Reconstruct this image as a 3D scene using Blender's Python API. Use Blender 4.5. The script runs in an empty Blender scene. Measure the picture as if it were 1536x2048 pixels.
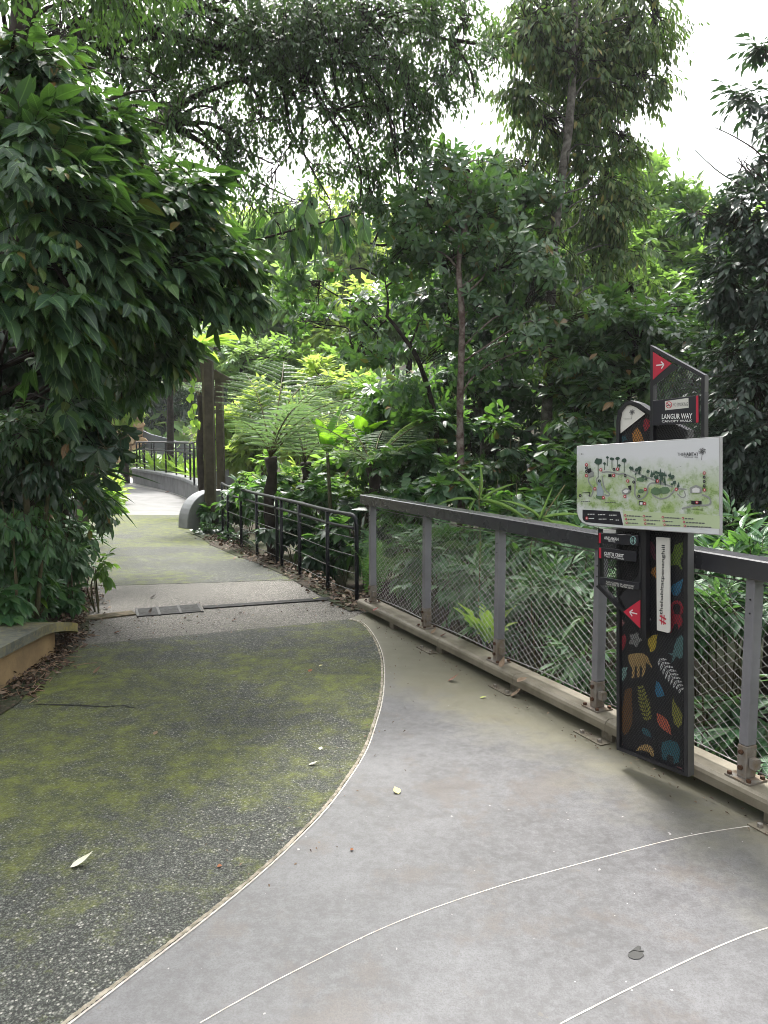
import bpy, bmesh, math, random
import numpy as np
from mathutils import Vector, Matrix
from mathutils.geometry import tessellate_polygon

# ------------------------------------------------------------------ camera, sky, sun, exposure
S = bpy.context.scene
COL = S.collection
F_PX, HOR, CAMZ = 1518.0, 880.0, 1.6
PITCH = math.atan((1024 - HOR) / F_PX)
cd = bpy.data.cameras.new('camera'); cam = bpy.data.objects.new('camera', cd); COL.objects.link(cam)
cam.location = (0, 0, CAMZ); cam.rotation_euler = (math.pi / 2 - PITCH, 0, 0)
cd.sensor_fit = 'VERTICAL'; cd.sensor_height = 36; cd.lens = 36 * F_PX / 2048
cd.clip_end = 2000; cd.clip_start = 0.05
S.camera = cam
SUN_EL, SUN_AZ = math.radians(58), math.radians(-12)      # azimuth from +Y, clockwise positive
w = bpy.data.worlds.new('World'); S.world = w; w.use_nodes = True
nt = w.node_tree; nt.nodes.clear()
sky = nt.nodes.new('ShaderNodeTexSky'); sky.sky_type = 'NISHITA'; sky.sun_disc = False
sky.sun_elevation = SUN_EL; sky.sun_rotation = SUN_AZ; sky.dust_density = 4.0; sky.ozone_density = 1.0
hs = nt.nodes.new('ShaderNodeHueSaturation'); hs.inputs['Saturation'].default_value = 0.10
bg = nt.nodes.new('ShaderNodeBackground'); bg.inputs['Strength'].default_value = 0.105
wo = nt.nodes.new('ShaderNodeOutputWorld')
nt.links.new(sky.outputs[0], hs.inputs['Color']); nt.links.new(hs.outputs[0], bg.inputs[0]); nt.links.new(bg.outputs[0], wo.inputs[0])
sl = bpy.data.lights.new('sun', 'SUN'); sl.energy = 1.5; sl.angle = math.radians(10); sl.color = (1, 0.96, 0.9)
so = bpy.data.objects.new('sun', sl); COL.objects.link(so)
sdir = Vector((math.sin(SUN_AZ) * math.cos(SUN_EL), math.cos(SUN_AZ) * math.cos(SUN_EL), math.sin(SUN_EL)))
so.rotation_euler = sdir.to_track_quat('Z', 'Y').to_euler(); so.location = (0, 0, 30)
S.view_settings.view_transform = 'Standard'; S.view_settings.look = 'None'
S.view_settings.exposure = 2.4; S.view_settings.gamma = 1.0; S.view_settings.use_curve_mapping = False
S.render.engine = 'CYCLES'; S.cycles.filter_width = 0.95
S.cycles.max_bounces = 8; S.cycles.diffuse_bounces = 5; S.cycles.glossy_bounces = 2; S.cycles.transmission_bounces = 5
S.cycles.caustics_reflective = False; S.cycles.caustics_refractive = False

# ------------------------------------------------------------------ geometry helpers
RNG = np.random.default_rng(7)
random.seed(7)
CT, ST = math.cos(PITCH), math.sin(PITCH)

def ray(px, py):
    x, u = (px - 768) / F_PX, (1024 - py) / F_PX
    return Vector((x, CT + u * ST, -ST + u * CT))
def at(px, py, d):
    r = ray(px, py); return Vector((0, 0, CAMZ)) + r * (d / r.y)
def G(px, py, z=0.0):
    r = ray(px, py); return Vector((0, 0, CAMZ)) + r * ((z - CAMZ) / r.z)
def norm(a):
    return a / np.maximum(np.linalg.norm(a, axis=-1, keepdims=True), 1e-9)

def link(o, parent=None):
    COL.objects.link(o)
    if parent is not None: o.parent = parent
    return o
def tag(o, label=None, cat=None, group=None, kind=None):
    if label: o['label'] = label
    if cat: o['category'] = cat
    if group: o['group'] = group
    if kind: o['kind'] = kind
    return o
def thing(name, label, cat, loc=(0, 0, 0), rz=0.0, group=None, kind='thing'):
    o = bpy.data.objects.new(name, None); COL.objects.link(o)
    o.empty_display_size = 0.1
    o.location = loc; o.rotation_euler = (0, 0, rz)
    return tag(o, label, cat, group, kind)

def np_mesh(name, V, faces, mat=None, attrs=None, smooth=False):
    """V (n,3); faces (m,k) int array with constant k"""
    me = bpy.data.meshes.new(name)
    V = np.ascontiguousarray(V, dtype=np.float32); faces = np.ascontiguousarray(faces, dtype=np.int32)
    k = faces.shape[1]
    me.vertices.add(len(V)); me.vertices.foreach_set('co', V.ravel())
    me.loops.add(faces.size); me.loops.foreach_set('vertex_index', faces.ravel())
    me.polygons.add(len(faces)); me.polygons.foreach_set('loop_start', np.arange(0, faces.size, k, dtype=np.int32))
    if smooth: me.polygons.foreach_set('use_smooth', np.ones(len(faces), dtype=bool))
    for an, av in (attrs or {}).items():
        a = me.attributes.new(an, 'FLOAT', 'POINT'); a.data.foreach_set('value', np.ascontiguousarray(av, dtype=np.float32))
    me.update(calc_edges=True)
    if mat: me.materials.append(mat)
    return me

class MB:
    """collects simple solids into one mesh"""
    def __init__(s): s.v = []; s.f = []
    def box(s, x0, x1, y0, y1, z0, z1):
        n = len(s.v)
        s.v += [(x, y, z) for x in (x0, x1) for y in (y0, y1) for z in (z0, z1)]
        s.f += [tuple(n + i for i in q) for q in ((0, 1, 3, 2), (4, 6, 7, 5), (0, 4, 5, 1), (2, 3, 7, 6), (0, 2, 6, 4), (1, 5, 7, 3))]
        return s
    def bar(s, a, b, wx, wz, up=(0, 0, 1)):
        """square bar from a to b"""
        a, b = Vector(a), Vector(b); d = (b - a).normalized(); sd = d.cross(Vector(up))
        if sd.length < 1e-4: sd = d.cross(Vector((1, 0, 0)))
        sd.normalize(); u = sd.cross(d)
        n = len(s.v)
        for p in (a, b):
            for i, j in ((-1, -1), (1, -1), (1, 1), (-1, 1)):
                s.v.append(tuple(p + sd * (i * wx / 2) + u * (j * wz / 2)))
        s.f += [(n, n + 1, n + 2, n + 3), (n + 7, n + 6, n + 5, n + 4)]
        for i in range(4):
            j = (i + 1) % 4; s.f.append((n + i, n + 4 + i, n + 4 + j, n + j))
        return s
    def tube(s, pts, rad, sides=6, cap=True):
        pts = [Vector(p) for p in pts]; m = len(pts)
        if not hasattr(rad, '__len__'): rad = [rad] * m
        n = len(s.v); ref = Vector((0.13, 0.21, 0.97))
        for i, p in enumerate(pts):
            d = (pts[min(i + 1, m - 1)] - pts[max(i - 1, 0)])
            if d.length < 1e-7: d = Vector((0, 0, 1))
            d.normalize()
            a = d.cross(ref)
            if a.length < 0.15: a = d.cross(Vector((1, 0, 0)))
            a.normalize(); b = d.cross(a)
            for k in range(sides):
                t = 2 * math.pi * k / sides
                s.v.append(tuple(p + (a * math.cos(t) + b * math.sin(t)) * rad[i]))
        for i in range(m - 1):
            for k in range(sides):
                k2 = (k + 1) % sides
                s.f.append((n + i * sides + k, n + i * sides + k2, n + (i + 1) * sides + k2, n + (i + 1) * sides + k))
        if cap:
            s.f.append(tuple(n + k for k in range(sides))[::-1]); s.f.append(tuple(n + (m - 1) * sides + k for k in range(sides)))
        return s
    def prism(s, poly, y0, y1):
        """polygon in the XZ plane, from y0 to y1"""
        n = len(s.v); k = len(poly)
        s.v += [(p[0], y0, p[1]) for p in poly] + [(p[0], y1, p[1]) for p in poly]
        s.f += [tuple(range(n, n + k)), tuple(range(n + 2 * k - 1, n + k - 1, -1))]
        for i in range(k):
            j = (i + 1) % k; s.f.append((n + i, n + k + i, n + k + j, n + j))
        return s
    def slab(s, poly, z0, z1):
        """polygon in the XY plane, from z0 to z1"""
        n = len(s.v); k = len(poly)
        s.v += [(p[0], p[1], z0) for p in poly] + [(p[0], p[1], z1) for p in poly]
        tri = tessellate_polygon([[Vector((p[0], p[1], 0)) for p in poly]])
        if k <= 4: tri = [tuple(range(k))]
        s.f += [tuple(n + q for q in t) for t in tri] + [tuple(n + k + q for q in t[::-1]) for t in tri]
        for i in range(k):
            j = (i + 1) % k; s.f.append((n + i, n + j, n + k + j, n + k + i))
        return s
    def flat(s, poly, y):
        n = len(s.v); s.v += [(p[0], y, p[1]) for p in poly]; s.f.append(tuple(range(n, n + len(poly)))); return s
    def ring(s, outer, inner, y0, y1):
        n = len(s.v); k = len(outer)
        for y in (y0, y1):
            s.v += [(p[0], y, p[1]) for p in outer] + [(p[0], y, p[1]) for p in inner]
        for i in range(k):
            j = (i + 1) % k
            s.f += [(n + i, n + j, n + k + j, n + k + i), (n + 2 * k + i, n + 3 * k + i, n + 3 * k + j, n + 2 * k + j),
                    (n + i, n + 2 * k + i, n + 2 * k + j, n + j), (n + k + i, n + k + j, n + 3 * k + j, n + 3 * k + i)]
        return s
    def sweep(s, path, section):
        """section [(offset across, z)] swept along a plan polyline of (x, y)"""
        n = len(s.v); m = len(path); k = len(section)
        P = [Vector((p[0], p[1])) for p in path]
        for i, p in enumerate(P):
            d = (P[min(i + 1, m - 1)] - P[max(i - 1, 0)]).normalized(); nn = Vector((-d.y, d.x))
            for a, z in section: s.v.append((p.x + nn.x * a, p.y + nn.y * a, z))
        for i in range(m - 1):
            for q in range(k):
                r = (q + 1) % k
                s.f.append((n + i * k + q, n + i * k + r, n + (i + 1) * k + r, n + (i + 1) * k + q))
        s.f.append(tuple(n + q for q in range(k))); s.f.append(tuple(n + (m - 1) * k + q for q in range(k))[::-1])
        return s
    def mesh(s, name, mat, smooth=False, bevel=0.0):
        me = bpy.data.meshes.new(name); me.from_pydata(s.v, [], s.f)
        bm = bmesh.new(); bm.from_mesh(me)
        bmesh.ops.recalc_face_normals(bm, faces=bm.faces)
        if bevel: bmesh.ops.bevel(bm, geom=bm.edges[:], offset=bevel, segments=1, affect='EDGES', clamp_overlap=True)
        bm.to_mesh(me); bm.free()
        if smooth: me.polygons.foreach_set('use_smooth', np.ones(len(me.polygons), dtype=bool))
        if mat: me.materials.append(mat)
        return me
    def build(s, name, mat, parent=None, smooth=False, bevel=0.0):
        return link(bpy.data.objects.new(name, s.mesh(name, mat, smooth, bevel)), parent)

def spline(pts, n=8):
    """Catmull-Rom through pts"""
    P = [np.array(p, float) for p in pts]; P = [2 * P[0] - P[1]] + P + [2 * P[-1] - P[-2]]
    out = []
    for i in range(1, len(P) - 2):
        for t in np.linspace(0, 1, n, endpoint=False):
            a, b, c, d = P[i - 1], P[i], P[i + 1], P[i + 2]
            out.append(0.5 * ((2 * b) + (c - a) * t + (2 * a - 5 * b + 4 * c - d) * t * t + (3 * b - a - 3 * c + d) * t ** 3))
    out.append(P[-2]); return out

def inset(poly, t):
    n = len(poly); out = []
    area = sum(poly[i][0] * poly[(i + 1) % n][1] - poly[(i + 1) % n][0] * poly[i][1] for i in range(n))
    sg = 1 if area > 0 else -1
    for i in range(n):
        p, q, r = (Vector(poly[i - 1][:2]), Vector(poly[i][:2]), Vector(poly[(i + 1) % n][:2]))
        d1, d2 = (q - p).normalized(), (r - q).normalized()
        n1, n2 = Vector((-d1.y, d1.x)) * sg, Vector((-d2.y, d2.x)) * sg
        b = n1 + n2; b = b / max(b.length_squared, 0.3) * 2
        out.append((q.x + b.x * t, q.y + b.y * t))
    return out

# ------------------------------------------------------------------ materials
def new_mat(name):
    m = bpy.data.materials.new(name); m.use_nodes = True
    t = m.node_tree; t.nodes.clear()
    out = t.nodes.new('ShaderNodeOutputMaterial'); b = t.nodes.new('ShaderNodeBsdfPrincipled')
    t.links.new(b.outputs[0], out.inputs[0])
    return m, t, b, out
def N_(t, kind, **kw):
    n = t.nodes.new(kind)
    for k, v in kw.items():
        if k in n.inputs: n.inputs[k].default_value = v
        else: setattr(n, k, v)
    return n
def noise(t, scale, detail=4, rough=0.55, vec=None):
    n = N_(t, 'ShaderNodeTexNoise', Scale=scale, Detail=detail, Roughness=rough)
    if vec is not None: t.links.new(vec, n.inputs['Vector'])
    return n.outputs['Fac']
def ramp(t, fac, stops, interp='LINEAR'):
    r = t.nodes.new('ShaderNodeValToRGB'); r.color_ramp.interpolation = interp
    e = r.color_ramp.elements
    while len(e) > 1: e.remove(e[-1])
    for i, (p, c) in enumerate(stops):
        el = e[0] if i == 0 else e.new(p)
        el.position = p; el.color = (*c, 1) if len(c) == 3 else (c[0],) * 3 + (1,)
    t.links.new(fac, r.inputs[0]); return r.outputs[0]
def mix(t, fac, a, b, blend='MIX'):
    m = t.nodes.new('ShaderNodeMix'); m.data_type = 'RGBA'; m.blend_type = blend; m.clamp_factor = True
    for s_, v in ((m.inputs[0], fac), (m.inputs[6], a), (m.inputs[7], b)):
        if hasattr(v, 'is_linked'): t.links.new(v, s_)
        elif isinstance(v, (int, float)): s_.default_value = v
        else: s_.default_value = (*v, 1)
    return m.outputs[2]
def mth(t, op, a, b=0.0, c=None):
    m = t.nodes.new('ShaderNodeMath'); m.operation = op
    for i, v in enumerate((a, b) if c is None else (a, b, c)):
        if hasattr(v, 'is_linked'): t.links.new(v, m.inputs[i])
        else: m.inputs[i].default_value = v
    return m.outputs[0]
def bump(t, b, height, strength, dist=0.01):
    n = N_(t, 'ShaderNodeBump', Strength=strength, Distance=dist)
    t.links.new(height, n.inputs['Height']); t.links.new(n.outputs[0], b.inputs['Normal'])
def coords(t, kind='Object'):
    return t.nodes.new('ShaderNodeTexCoord').outputs[kind]
def gpos(t):
    return t.nodes.new('ShaderNodeNewGeometry').outputs['Position']

def surf(name, c1, c2=None, rough=0.6, scale=6.0, spec=0.4, metal=0.0, bstr=0.0, bscale=60.0, rvar=0.15):
    """a plain surface with two tones of wear in it"""
    m, t, b, _ = new_mat(name)
    v = coords(t)
    c2 = c2 or tuple(x * 0.72 for x in c1)
    f = noise(t, scale, 6, 0.6, v)
    f2 = ramp(t, f, [(0.36, (0,)), (0.64, (1,))])
    t.links.new(mix(t, f2, c1, c2), b.inputs['Base Color'])
    t.links.new(mth(t, 'MULTIPLY_ADD', f, rvar * 2, rough - rvar), b.inputs['Roughness'])
    b.inputs['Metallic'].default_value = metal; b.inputs['Specular IOR Level'].default_value = spec
    if bstr: bump(t, b, noise(t, bscale, 5, 0.6, v), bstr, 0.004)
    return m

def leaf_mat(name, cols, trans, tfac=0.35, rough=0.42, spec=0.5, midrib=0.0, old=None):
    """leaf: tone per leaf (attribute rnd and the object's own random), translucent"""
    m, t, b, out = new_mat(name)
    a = N_(t, 'ShaderNodeAttribute', attribute_name='rnd').outputs['Fac']
    oi = t.nodes.new('ShaderNodeObjectInfo').outputs['Random']
    r = mth(t, 'FRACT', mth(t, 'ADD', a, oi))
    n = len(cols)
    c = ramp(t, r, [(i / max(n - 1, 1) * 0.96, cc) for i, cc in enumerate(cols)] + ([(0.985, old)] if old else []))
    tc = mix(t, 0.5, trans, c)
    tc = mix(t, r, trans, tuple(x * 0.8 for x in trans))
    if midrib:
        md = N_(t, 'ShaderNodeAttribute', attribute_name='mid').outputs['Fac']
        k = ramp(t, md, [(0.0, (midrib,)), (0.10, (0,))])
        c = mix(t, k, c, tuple(min(1, x * 2.2 + 0.05) for x in cols[-1]))
        al = N_(t, 'ShaderNodeAttribute', attribute_name='along').outputs['Fac']
        ph = mth(t, 'SUBTRACT', mth(t, 'MULTIPLY', al, 55.0), mth(t, 'MULTIPLY', md, 9.0))
        bump(t, b, mth(t, 'SINE', ph), 0.25, 0.002)
    t.links.new(c, b.inputs['Base Color'])
    b.inputs['Roughness'].default_value = rough; b.inputs['Specular IOR Level'].default_value = spec
    tr = t.nodes.new('ShaderNodeBsdfTranslucent'); t.links.new(tc, tr.inputs[0])
    ms = t.nodes.new('ShaderNodeMixShader'); ms.inputs[0].default_value = tfac
    t.links.new(b.outputs[0], ms.inputs[1]); t.links.new(tr.outputs[0], ms.inputs[2]); t.links.new(ms.outputs[0], out.inputs[0])
    return m

M = {}
M['bark_dark'] = surf('bark_dark', (0.045, 0.035, 0.028), (0.02, 0.017, 0.014), 0.85, 9, 0.2, 0, 0.7, 40)
M['bark_grey'] = surf('bark_grey', (0.15, 0.14, 0.125), (0.045, 0.04, 0.033), 0.85, 14, 0.2, 0, 0.6, 50)
M['bark_red'] = surf('bark_red', (0.20, 0.17, 0.15), (0.06, 0.035, 0.03), 0.85, 16, 0.2, 0, 0.6, 50)
M['bark_tan'] = surf('bark_tan', (0.30, 0.21, 0.14), (0.16, 0.11, 0.07), 0.85, 9, 0.2, 0, 0.5, 40)
M['stem'] = surf('stem', (0.09, 0.075, 0.04), (0.04, 0.05, 0.02), 0.7, 20, 0.3)
M['L_broad'] = leaf_mat('leaf_broad', [(0.016, 0.044, 0.024), (0.026, 0.066, 0.034), (0.04, 0.09, 0.04), (0.085, 0.165, 0.04)], (0.13, 0.3, 0.035), 0.25, 0.46, 0.42, 0.55, (0.20, 0.14, 0.04))
M['L_canopy'] = leaf_mat('leaf_canopy', [(0.024, 0.061, 0.027), (0.041, 0.088, 0.032), (0.068, 0.128, 0.041)], (0.168, 0.336, 0.056), 0.28, 0.45, 0.4)
M['L_whorl'] = leaf_mat('leaf_whorl', [(0.024, 0.056, 0.034), (0.038, 0.086, 0.048), (0.066, 0.122, 0.064), (0.115, 0.17, 0.085)], (0.17, 0.38, 0.045), 0.32, 0.36, 0.55, 0.4, (0.20, 0.10, 0.03))
M['L_lit'] = leaf_mat('leaf_lit', [(0.045, 0.11, 0.028), (0.075, 0.155, 0.036), (0.115, 0.2, 0.05)], (0.26, 0.46, 0.07), 0.5, 0.45, 0.4, 0.3)  # for sunlit plants, the sunlight put into the leaf colour
M['L_tall'] = leaf_mat('leaf_tall', [(0.033, 0.072, 0.029), (0.058, 0.111, 0.039), (0.104, 0.156, 0.052), (0.169, 0.195, 0.065)], (0.224, 0.392, 0.07), 0.32, 0.45, 0.4, 0, (0.25, 0.20, 0.05))
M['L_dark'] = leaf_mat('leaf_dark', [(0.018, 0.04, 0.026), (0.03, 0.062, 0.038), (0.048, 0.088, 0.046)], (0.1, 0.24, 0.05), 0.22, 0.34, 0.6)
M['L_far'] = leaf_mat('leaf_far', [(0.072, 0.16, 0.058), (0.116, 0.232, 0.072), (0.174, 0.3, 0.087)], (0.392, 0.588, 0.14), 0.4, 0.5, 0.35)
M['L_farlit'] = leaf_mat('leaf_far_lit', [(0.112, 0.213, 0.037), (0.175, 0.3, 0.05), (0.25, 0.3, 0.075)], (0.525, 0.7, 0.125), 0.5, 0.5, 0.35)  # sunlit copy of the far leaf, its brightness put into the colour
M['L_shrub'] = leaf_mat('leaf_shrub', [(0.03, 0.085, 0.042), (0.05, 0.12, 0.055), (0.075, 0.155, 0.07), (0.11, 0.19, 0.09)], (0.14, 0.30, 0.06), 0.28, 0.46, 0.45, 0.4)
M['L_under'] = leaf_mat('leaf_under', [(0.028, 0.078, 0.04), (0.046, 0.112, 0.052), (0.075, 0.155, 0.055)], (0.2, 0.44, 0.06), 0.35, 0.36, 0.55, 0.4)
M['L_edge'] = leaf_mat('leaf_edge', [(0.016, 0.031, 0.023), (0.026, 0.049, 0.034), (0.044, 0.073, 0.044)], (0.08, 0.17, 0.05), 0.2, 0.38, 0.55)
M['L_strap'] = leaf_mat('leaf_strap', [(0.018, 0.042, 0.03), (0.03, 0.062, 0.04), (0.05, 0.085, 0.042)], (0.1, 0.22, 0.05), 0.2, 0.36, 0.6, 0.3)
M['L_fern'] = leaf_mat('leaf_fern', [(0.06, 0.125, 0.05), (0.09, 0.16, 0.065), (0.125, 0.2, 0.08)], (0.2, 0.34, 0.10), 0.42, 0.45, 0.45)
M['L_ferndark'] = leaf_mat('leaf_fern_dark', [(0.04, 0.10, 0.025), (0.07, 0.14, 0.03)], (0.18, 0.32, 0.05), 0.4, 0.5, 0.35)
M['L_nest'] = leaf_mat('leaf_nest', [(0.16, 0.33, 0.04), (0.22, 0.40, 0.06)], (0.42, 0.66, 0.08), 0.45, 0.38, 0.5, 0.5)
M['L_banana'] = leaf_mat('leaf_banana', [(0.10, 0.28, 0.02), (0.15, 0.34, 0.03)], (0.30, 0.62, 0.03), 0.5, 0.4, 0.5, 0.5)
M['L_reed'] = leaf_mat('leaf_reed', [(0.12, 0.22, 0.07), (0.18, 0.28, 0.10)], (0.26, 0.42, 0.09), 0.3, 0.4, 0.5, 0.4)
M['L_dry'] = leaf_mat('leaf_dry', [(0.035, 0.02, 0.014), (0.06, 0.036, 0.024), (0.11, 0.072, 0.046), (0.21, 0.16, 0.115)], (0.1, 0.06, 0.03), 0.1, 0.7, 0.3)

# ------------------------------------------------------------------ foliage helpers
UP = np.array([0.0, 0.0, 1.0]); CAMP = np.array([0, 0, CAMZ])
def template(rows):
    A, B, idx = [], [], []
    for a, wd in rows:
        if wd == 0: idx.append([len(A)] * 3); A.append(a); B.append(0.0)
        else: idx.append([len(A), len(A) + 1, len(A) + 2]); A += [a] * 3; B += [-wd, 0.0, wd]
    Fc = []
    for i in range(len(idx) - 1):
        p, q = idx[i], idx[i + 1]
        for k in (0, 1):
            if p[k] == p[k + 1]: Fc.append((p[k], q[k + 1], q[k]))
            elif q[k] == q[k + 1]: Fc.append((p[k], p[k + 1], q[k]))
            else: Fc += [(p[k], p[k + 1], q[k + 1]), (p[k], q[k + 1], q[k])]
    return np.array(A), np.array(B), np.array(Fc)
T2 = (np.array([0, 0.45, 1, 0.45]), np.array([0, 1.0, 0, -1.0]), np.array([(0, 1, 2), (0, 2, 3)]))
T2O = (np.array([0, 0.66, 1, 0.66]), np.array([0, 1.0, 0, -1.0]), np.array([(0, 1, 2), (0, 2, 3)]))
T_OV = template([(0, 0), (0.14, 0.72), (0.34, 1.0), (0.58, 0.86), (0.8, 0.42), (1, 0)])           # ovate, pointed
T_OB = template([(0, 0), (0.28, 0.42), (0.55, 0.85), (0.76, 1.0), (0.92, 0.62), (1, 0)])          # obovate
T_LA = template([(0, 0), (0.18, 0.62), (0.42, 1.0), (0.7, 0.7), (1, 0)])                          # lance shaped
T_ST = template([(0, 0.55), (0.12, 0.8), (0.26, 0.95), (0.4, 1.0), (0.55, 0.95), (0.7, 0.8), (0.84, 0.55), (0.94, 0.28), (1, 0)])   # strap
T_WV = template([(0, 0.25), (0.1, 0.45), (0.2, 0.75), (0.32, 0.8), (0.42, 1.0), (0.52, 0.9), (0.62, 1.02), (0.72, 0.85), (0.82, 0.75), (0.92, 0.4), (1, 0)])
T_HE = template([(-0.08, 0.45), (0.08, 0.9), (0.28, 1.0), (0.55, 0.72), (0.8, 0.32), (1, 0)])     # heart

def leaf_verts(P, D, Nn, L, W, tm, curl=0.15, fold=0.25, wave=0.0):
    A, B, Fc = tm
    D = norm(D); Sd = norm(np.cross(D, Nn)); Nv = np.cross(Sd, D)
    n, k = len(P), len(A)
    L = np.broadcast_to(L, (n,)).astype(float); W = np.broadcast_to(W, (n,)).astype(float)
    cu = np.broadcast_to(curl, (n,))
    h = fold * W[:, None] * np.abs(B)[None] - (cu * L)[:, None] * (A ** 2)[None]
    if wave: h = h + wave * W[:, None] * (np.sin(A * 23) * B)[None]
    V = P[:, None] + (L[:, None] * A[None])[..., None] * D[:, None] + (W[:, None] * B[None])[..., None] * Sd[:, None] + h[..., None] * Nv[:, None]
    F = (Fc[None] + (np.arange(n) * k)[:, None, None]).reshape(-1, 3)
    return V.reshape(-1, 3), F, np.tile(np.abs(B), n), np.tile(A, n)

def leaf_stuff(name, P, D, Nn, L, W, tm, mat, parent, curl=0.15, fold=0.25, wave=0.0, rnd=None):
    if len(P) == 0: return None
    V, F, mid, al = leaf_verts(P, D, Nn, L, W, tm, curl, fold, wave)
    if rnd is None: rnd = RNG.random(len(P))
    me = np_mesh(name, V, F, mat, {'rnd': np.repeat(rnd, len(tm[0])), 'mid': mid, 'along': al}, smooth=len(tm[0]) > 4)
    o = link(bpy.data.objects.new(name, me), parent); o['kind'] = 'stuff'
    return o

_unit = {}
def unit_leaf(tm, mat, curl, fold, wave=0.0):
    key = (id(tm), mat.name, round(float(curl), 2), round(fold, 2), wave)
    if key not in _unit:
        one = np.ones(1)
        V, F, mid, al = leaf_verts(np.zeros((1, 3)), np.array([[0, 1.0, 0]]), np.array([[0, 0, 1.0]]), one, one, tm, 0, 0)
        A, B, _ = tm
        V[:, 2] = fold * np.abs(B) * 0.25 - curl * A ** 2 + wave * np.sin(A * 23) * B * 0.2
        _unit[key] = np_mesh('leaf', V, F, mat, {'rnd': np.zeros(len(V)), 'mid': mid, 'along': al}, smooth=True)
    return _unit[key]

def leaf_objects(P, D, Nn, L, W, tm, mat, root, curl=0.15, fold=0.25, wave=0.0, name='leaf', labels=None):
    D = norm(D); Sd = norm(np.cross(D, Nn)); Nv = np.cross(Sd, D)
    L = np.broadcast_to(L, (len(P),)); W = np.broadcast_to(W, (len(P),))
    base = np.array(root.location)
    for i in range(len(P)):
        c = curl * (0.5 + (i % 4) * 0.33)
        o = bpy.data.objects.new(name, unit_leaf(tm, mat, c, fold, wave))
        m = Matrix(((Sd[i, 0] * W[i], D[i, 0] * L[i], Nv[i, 0] * L[i], P[i, 0] - base[0]),
                    (Sd[i, 1] * W[i], D[i, 1] * L[i], Nv[i, 1] * L[i], P[i, 1] - base[1]),
                    (Sd[i, 2] * W[i], D[i, 2] * L[i], Nv[i, 2] * L[i], P[i, 2] - base[2]), (0, 0, 0, 1)))
        COL.objects.link(o); o.parent = root; o.matrix_basis = m

def seen(P, margin=30):
    """True where a point lies inside the photograph's frame"""
    d = P - CAMP
    f = d[:, 1] * CT - d[:, 2] * ST; u = d[:, 1] * ST + d[:, 2] * CT
    f = np.maximum(f, 0.01)
    px = 768 + d[:, 0] / f * F_PX; py = 1024 - u / f * F_PX
    return (px > -margin) & (px < 1536 + margin) & (py > -margin) & (py < 2048 + margin)

def rvec(n): return norm(RNG.normal(size=(n, 3)))

def sprays(clumps, n, per, tl, L, W, mode='spray', droop=0.3, shell=0.5, out=0.7, clot=16, bias=None):
    """leaves on n twigs spread through the ellipsoid clumps [(centre, radius, flattening)]"""
    C = np.array([c[0] for c in clumps], float); R = np.array([c[1] for c in clumps], float)
    Z = np.array([c[2] if len(c) > 2 else 0.8 for c in clumps], float)
    wt = R ** 2.2 * np.array([c[3] if len(c) > 3 else 1.0 for c in clumps]); wt = wt / wt.sum()
    k = RNG.choice(len(C), n, p=wt)
    dirs = rvec(n); r = RNG.random(n) ** shell
    off = dirs * (r * R[k])[:, None]
    if clot and n > 40:
        # twigs gather in sprays round a few boughs, leaving gaps between them
        nb = max(6, int(n / clot)); kb = RNG.choice(len(C), nb, p=wt); db = rvec(nb); rb = RNG.random(nb) ** shell
        j_ = RNG.integers(0, nb, n); k = kb[j_]; g_ = RNG.normal(size=(n, 3)) * [1, 1, 0.55]
        off = db[j_] * (rb[j_] * R[k])[:, None] + g_ * (R[k] * 0.20)[:, None]; dirs = norm(off + g_ * (R[k] * 0.15)[:, None])
    off[:, 2] *= Z[k]
    B = C[k] + off
    t = norm(dirs * out + rvec(n) * 0.6 + np.array([0, 0, -droop]) * 0.8 + (np.array(bias) if bias is not None else 0))
    tlen = tl * RNG.uniform(0.6, 1.3, n)
    j = np.tile(np.arange(per), n); rep = np.repeat(np.arange(n), per)
    tt = t[rep]; nn = len(rep); sd = norm(np.cross(tt, UP) + rvec(nn) * 0.12); up = np.cross(sd, tt)
    if mode == 'whorl':
        ph = 2 * math.pi * (j / per) + RNG.random(n)[rep] * 6 + RNG.normal(size=nn) * 0.15
        ring = sd * np.cos(ph)[:, None] + up * np.sin(ph)[:, None]
        P = B[rep] + tt * (tlen[rep] * (1 - 0.12 * RNG.random(nn)))[:, None]
        D = norm(ring * 0.95 + tt * RNG.uniform(0.05, 0.7, nn)[:, None] + np.array([0, 0, -droop * 0.7]))
        Nn = norm(tt + ring * -0.2 + np.array([0, 0, 0.5]) + rvec(nn) * 0.2)
    else:
        f = (j + 0.6) / per
        P = B[rep] + tt * (tlen[rep] * f)[:, None]
        s_ = np.where(j % 2 == 0, 1.0, -1.0)
        D = norm(tt * (0.45 + 0.5 * f)[:, None] + sd * (s_ * (0.85 - 0.5 * f))[:, None] + np.array([0, 0, -droop]) * RNG.uniform(0.4, 1.4, nn)[:, None] + rvec(nn) * 0.18)
        if mode == 'hang':
            D = norm(D * 0.45 + np.array([0, 0, -1.0]) + rvec(nn) * 0.15); Nn = norm(rvec(nn) * [1, 1, 0.3] + [0, -0.4, 0.25])
        else: Nn = norm(up * np.sign(up[:, 2:3] + 1e-6) + UP * 0.5 + rvec(nn) * 0.75)
    Ls = L * RNG.uniform(0.55, 1.25, nn); Ws = W * RNG.uniform(0.8, 1.15, nn) * Ls / L
    return (P, D, Nn, Ls, Ws), (B - t * 0.0, B + t * tlen[:, None])

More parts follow.
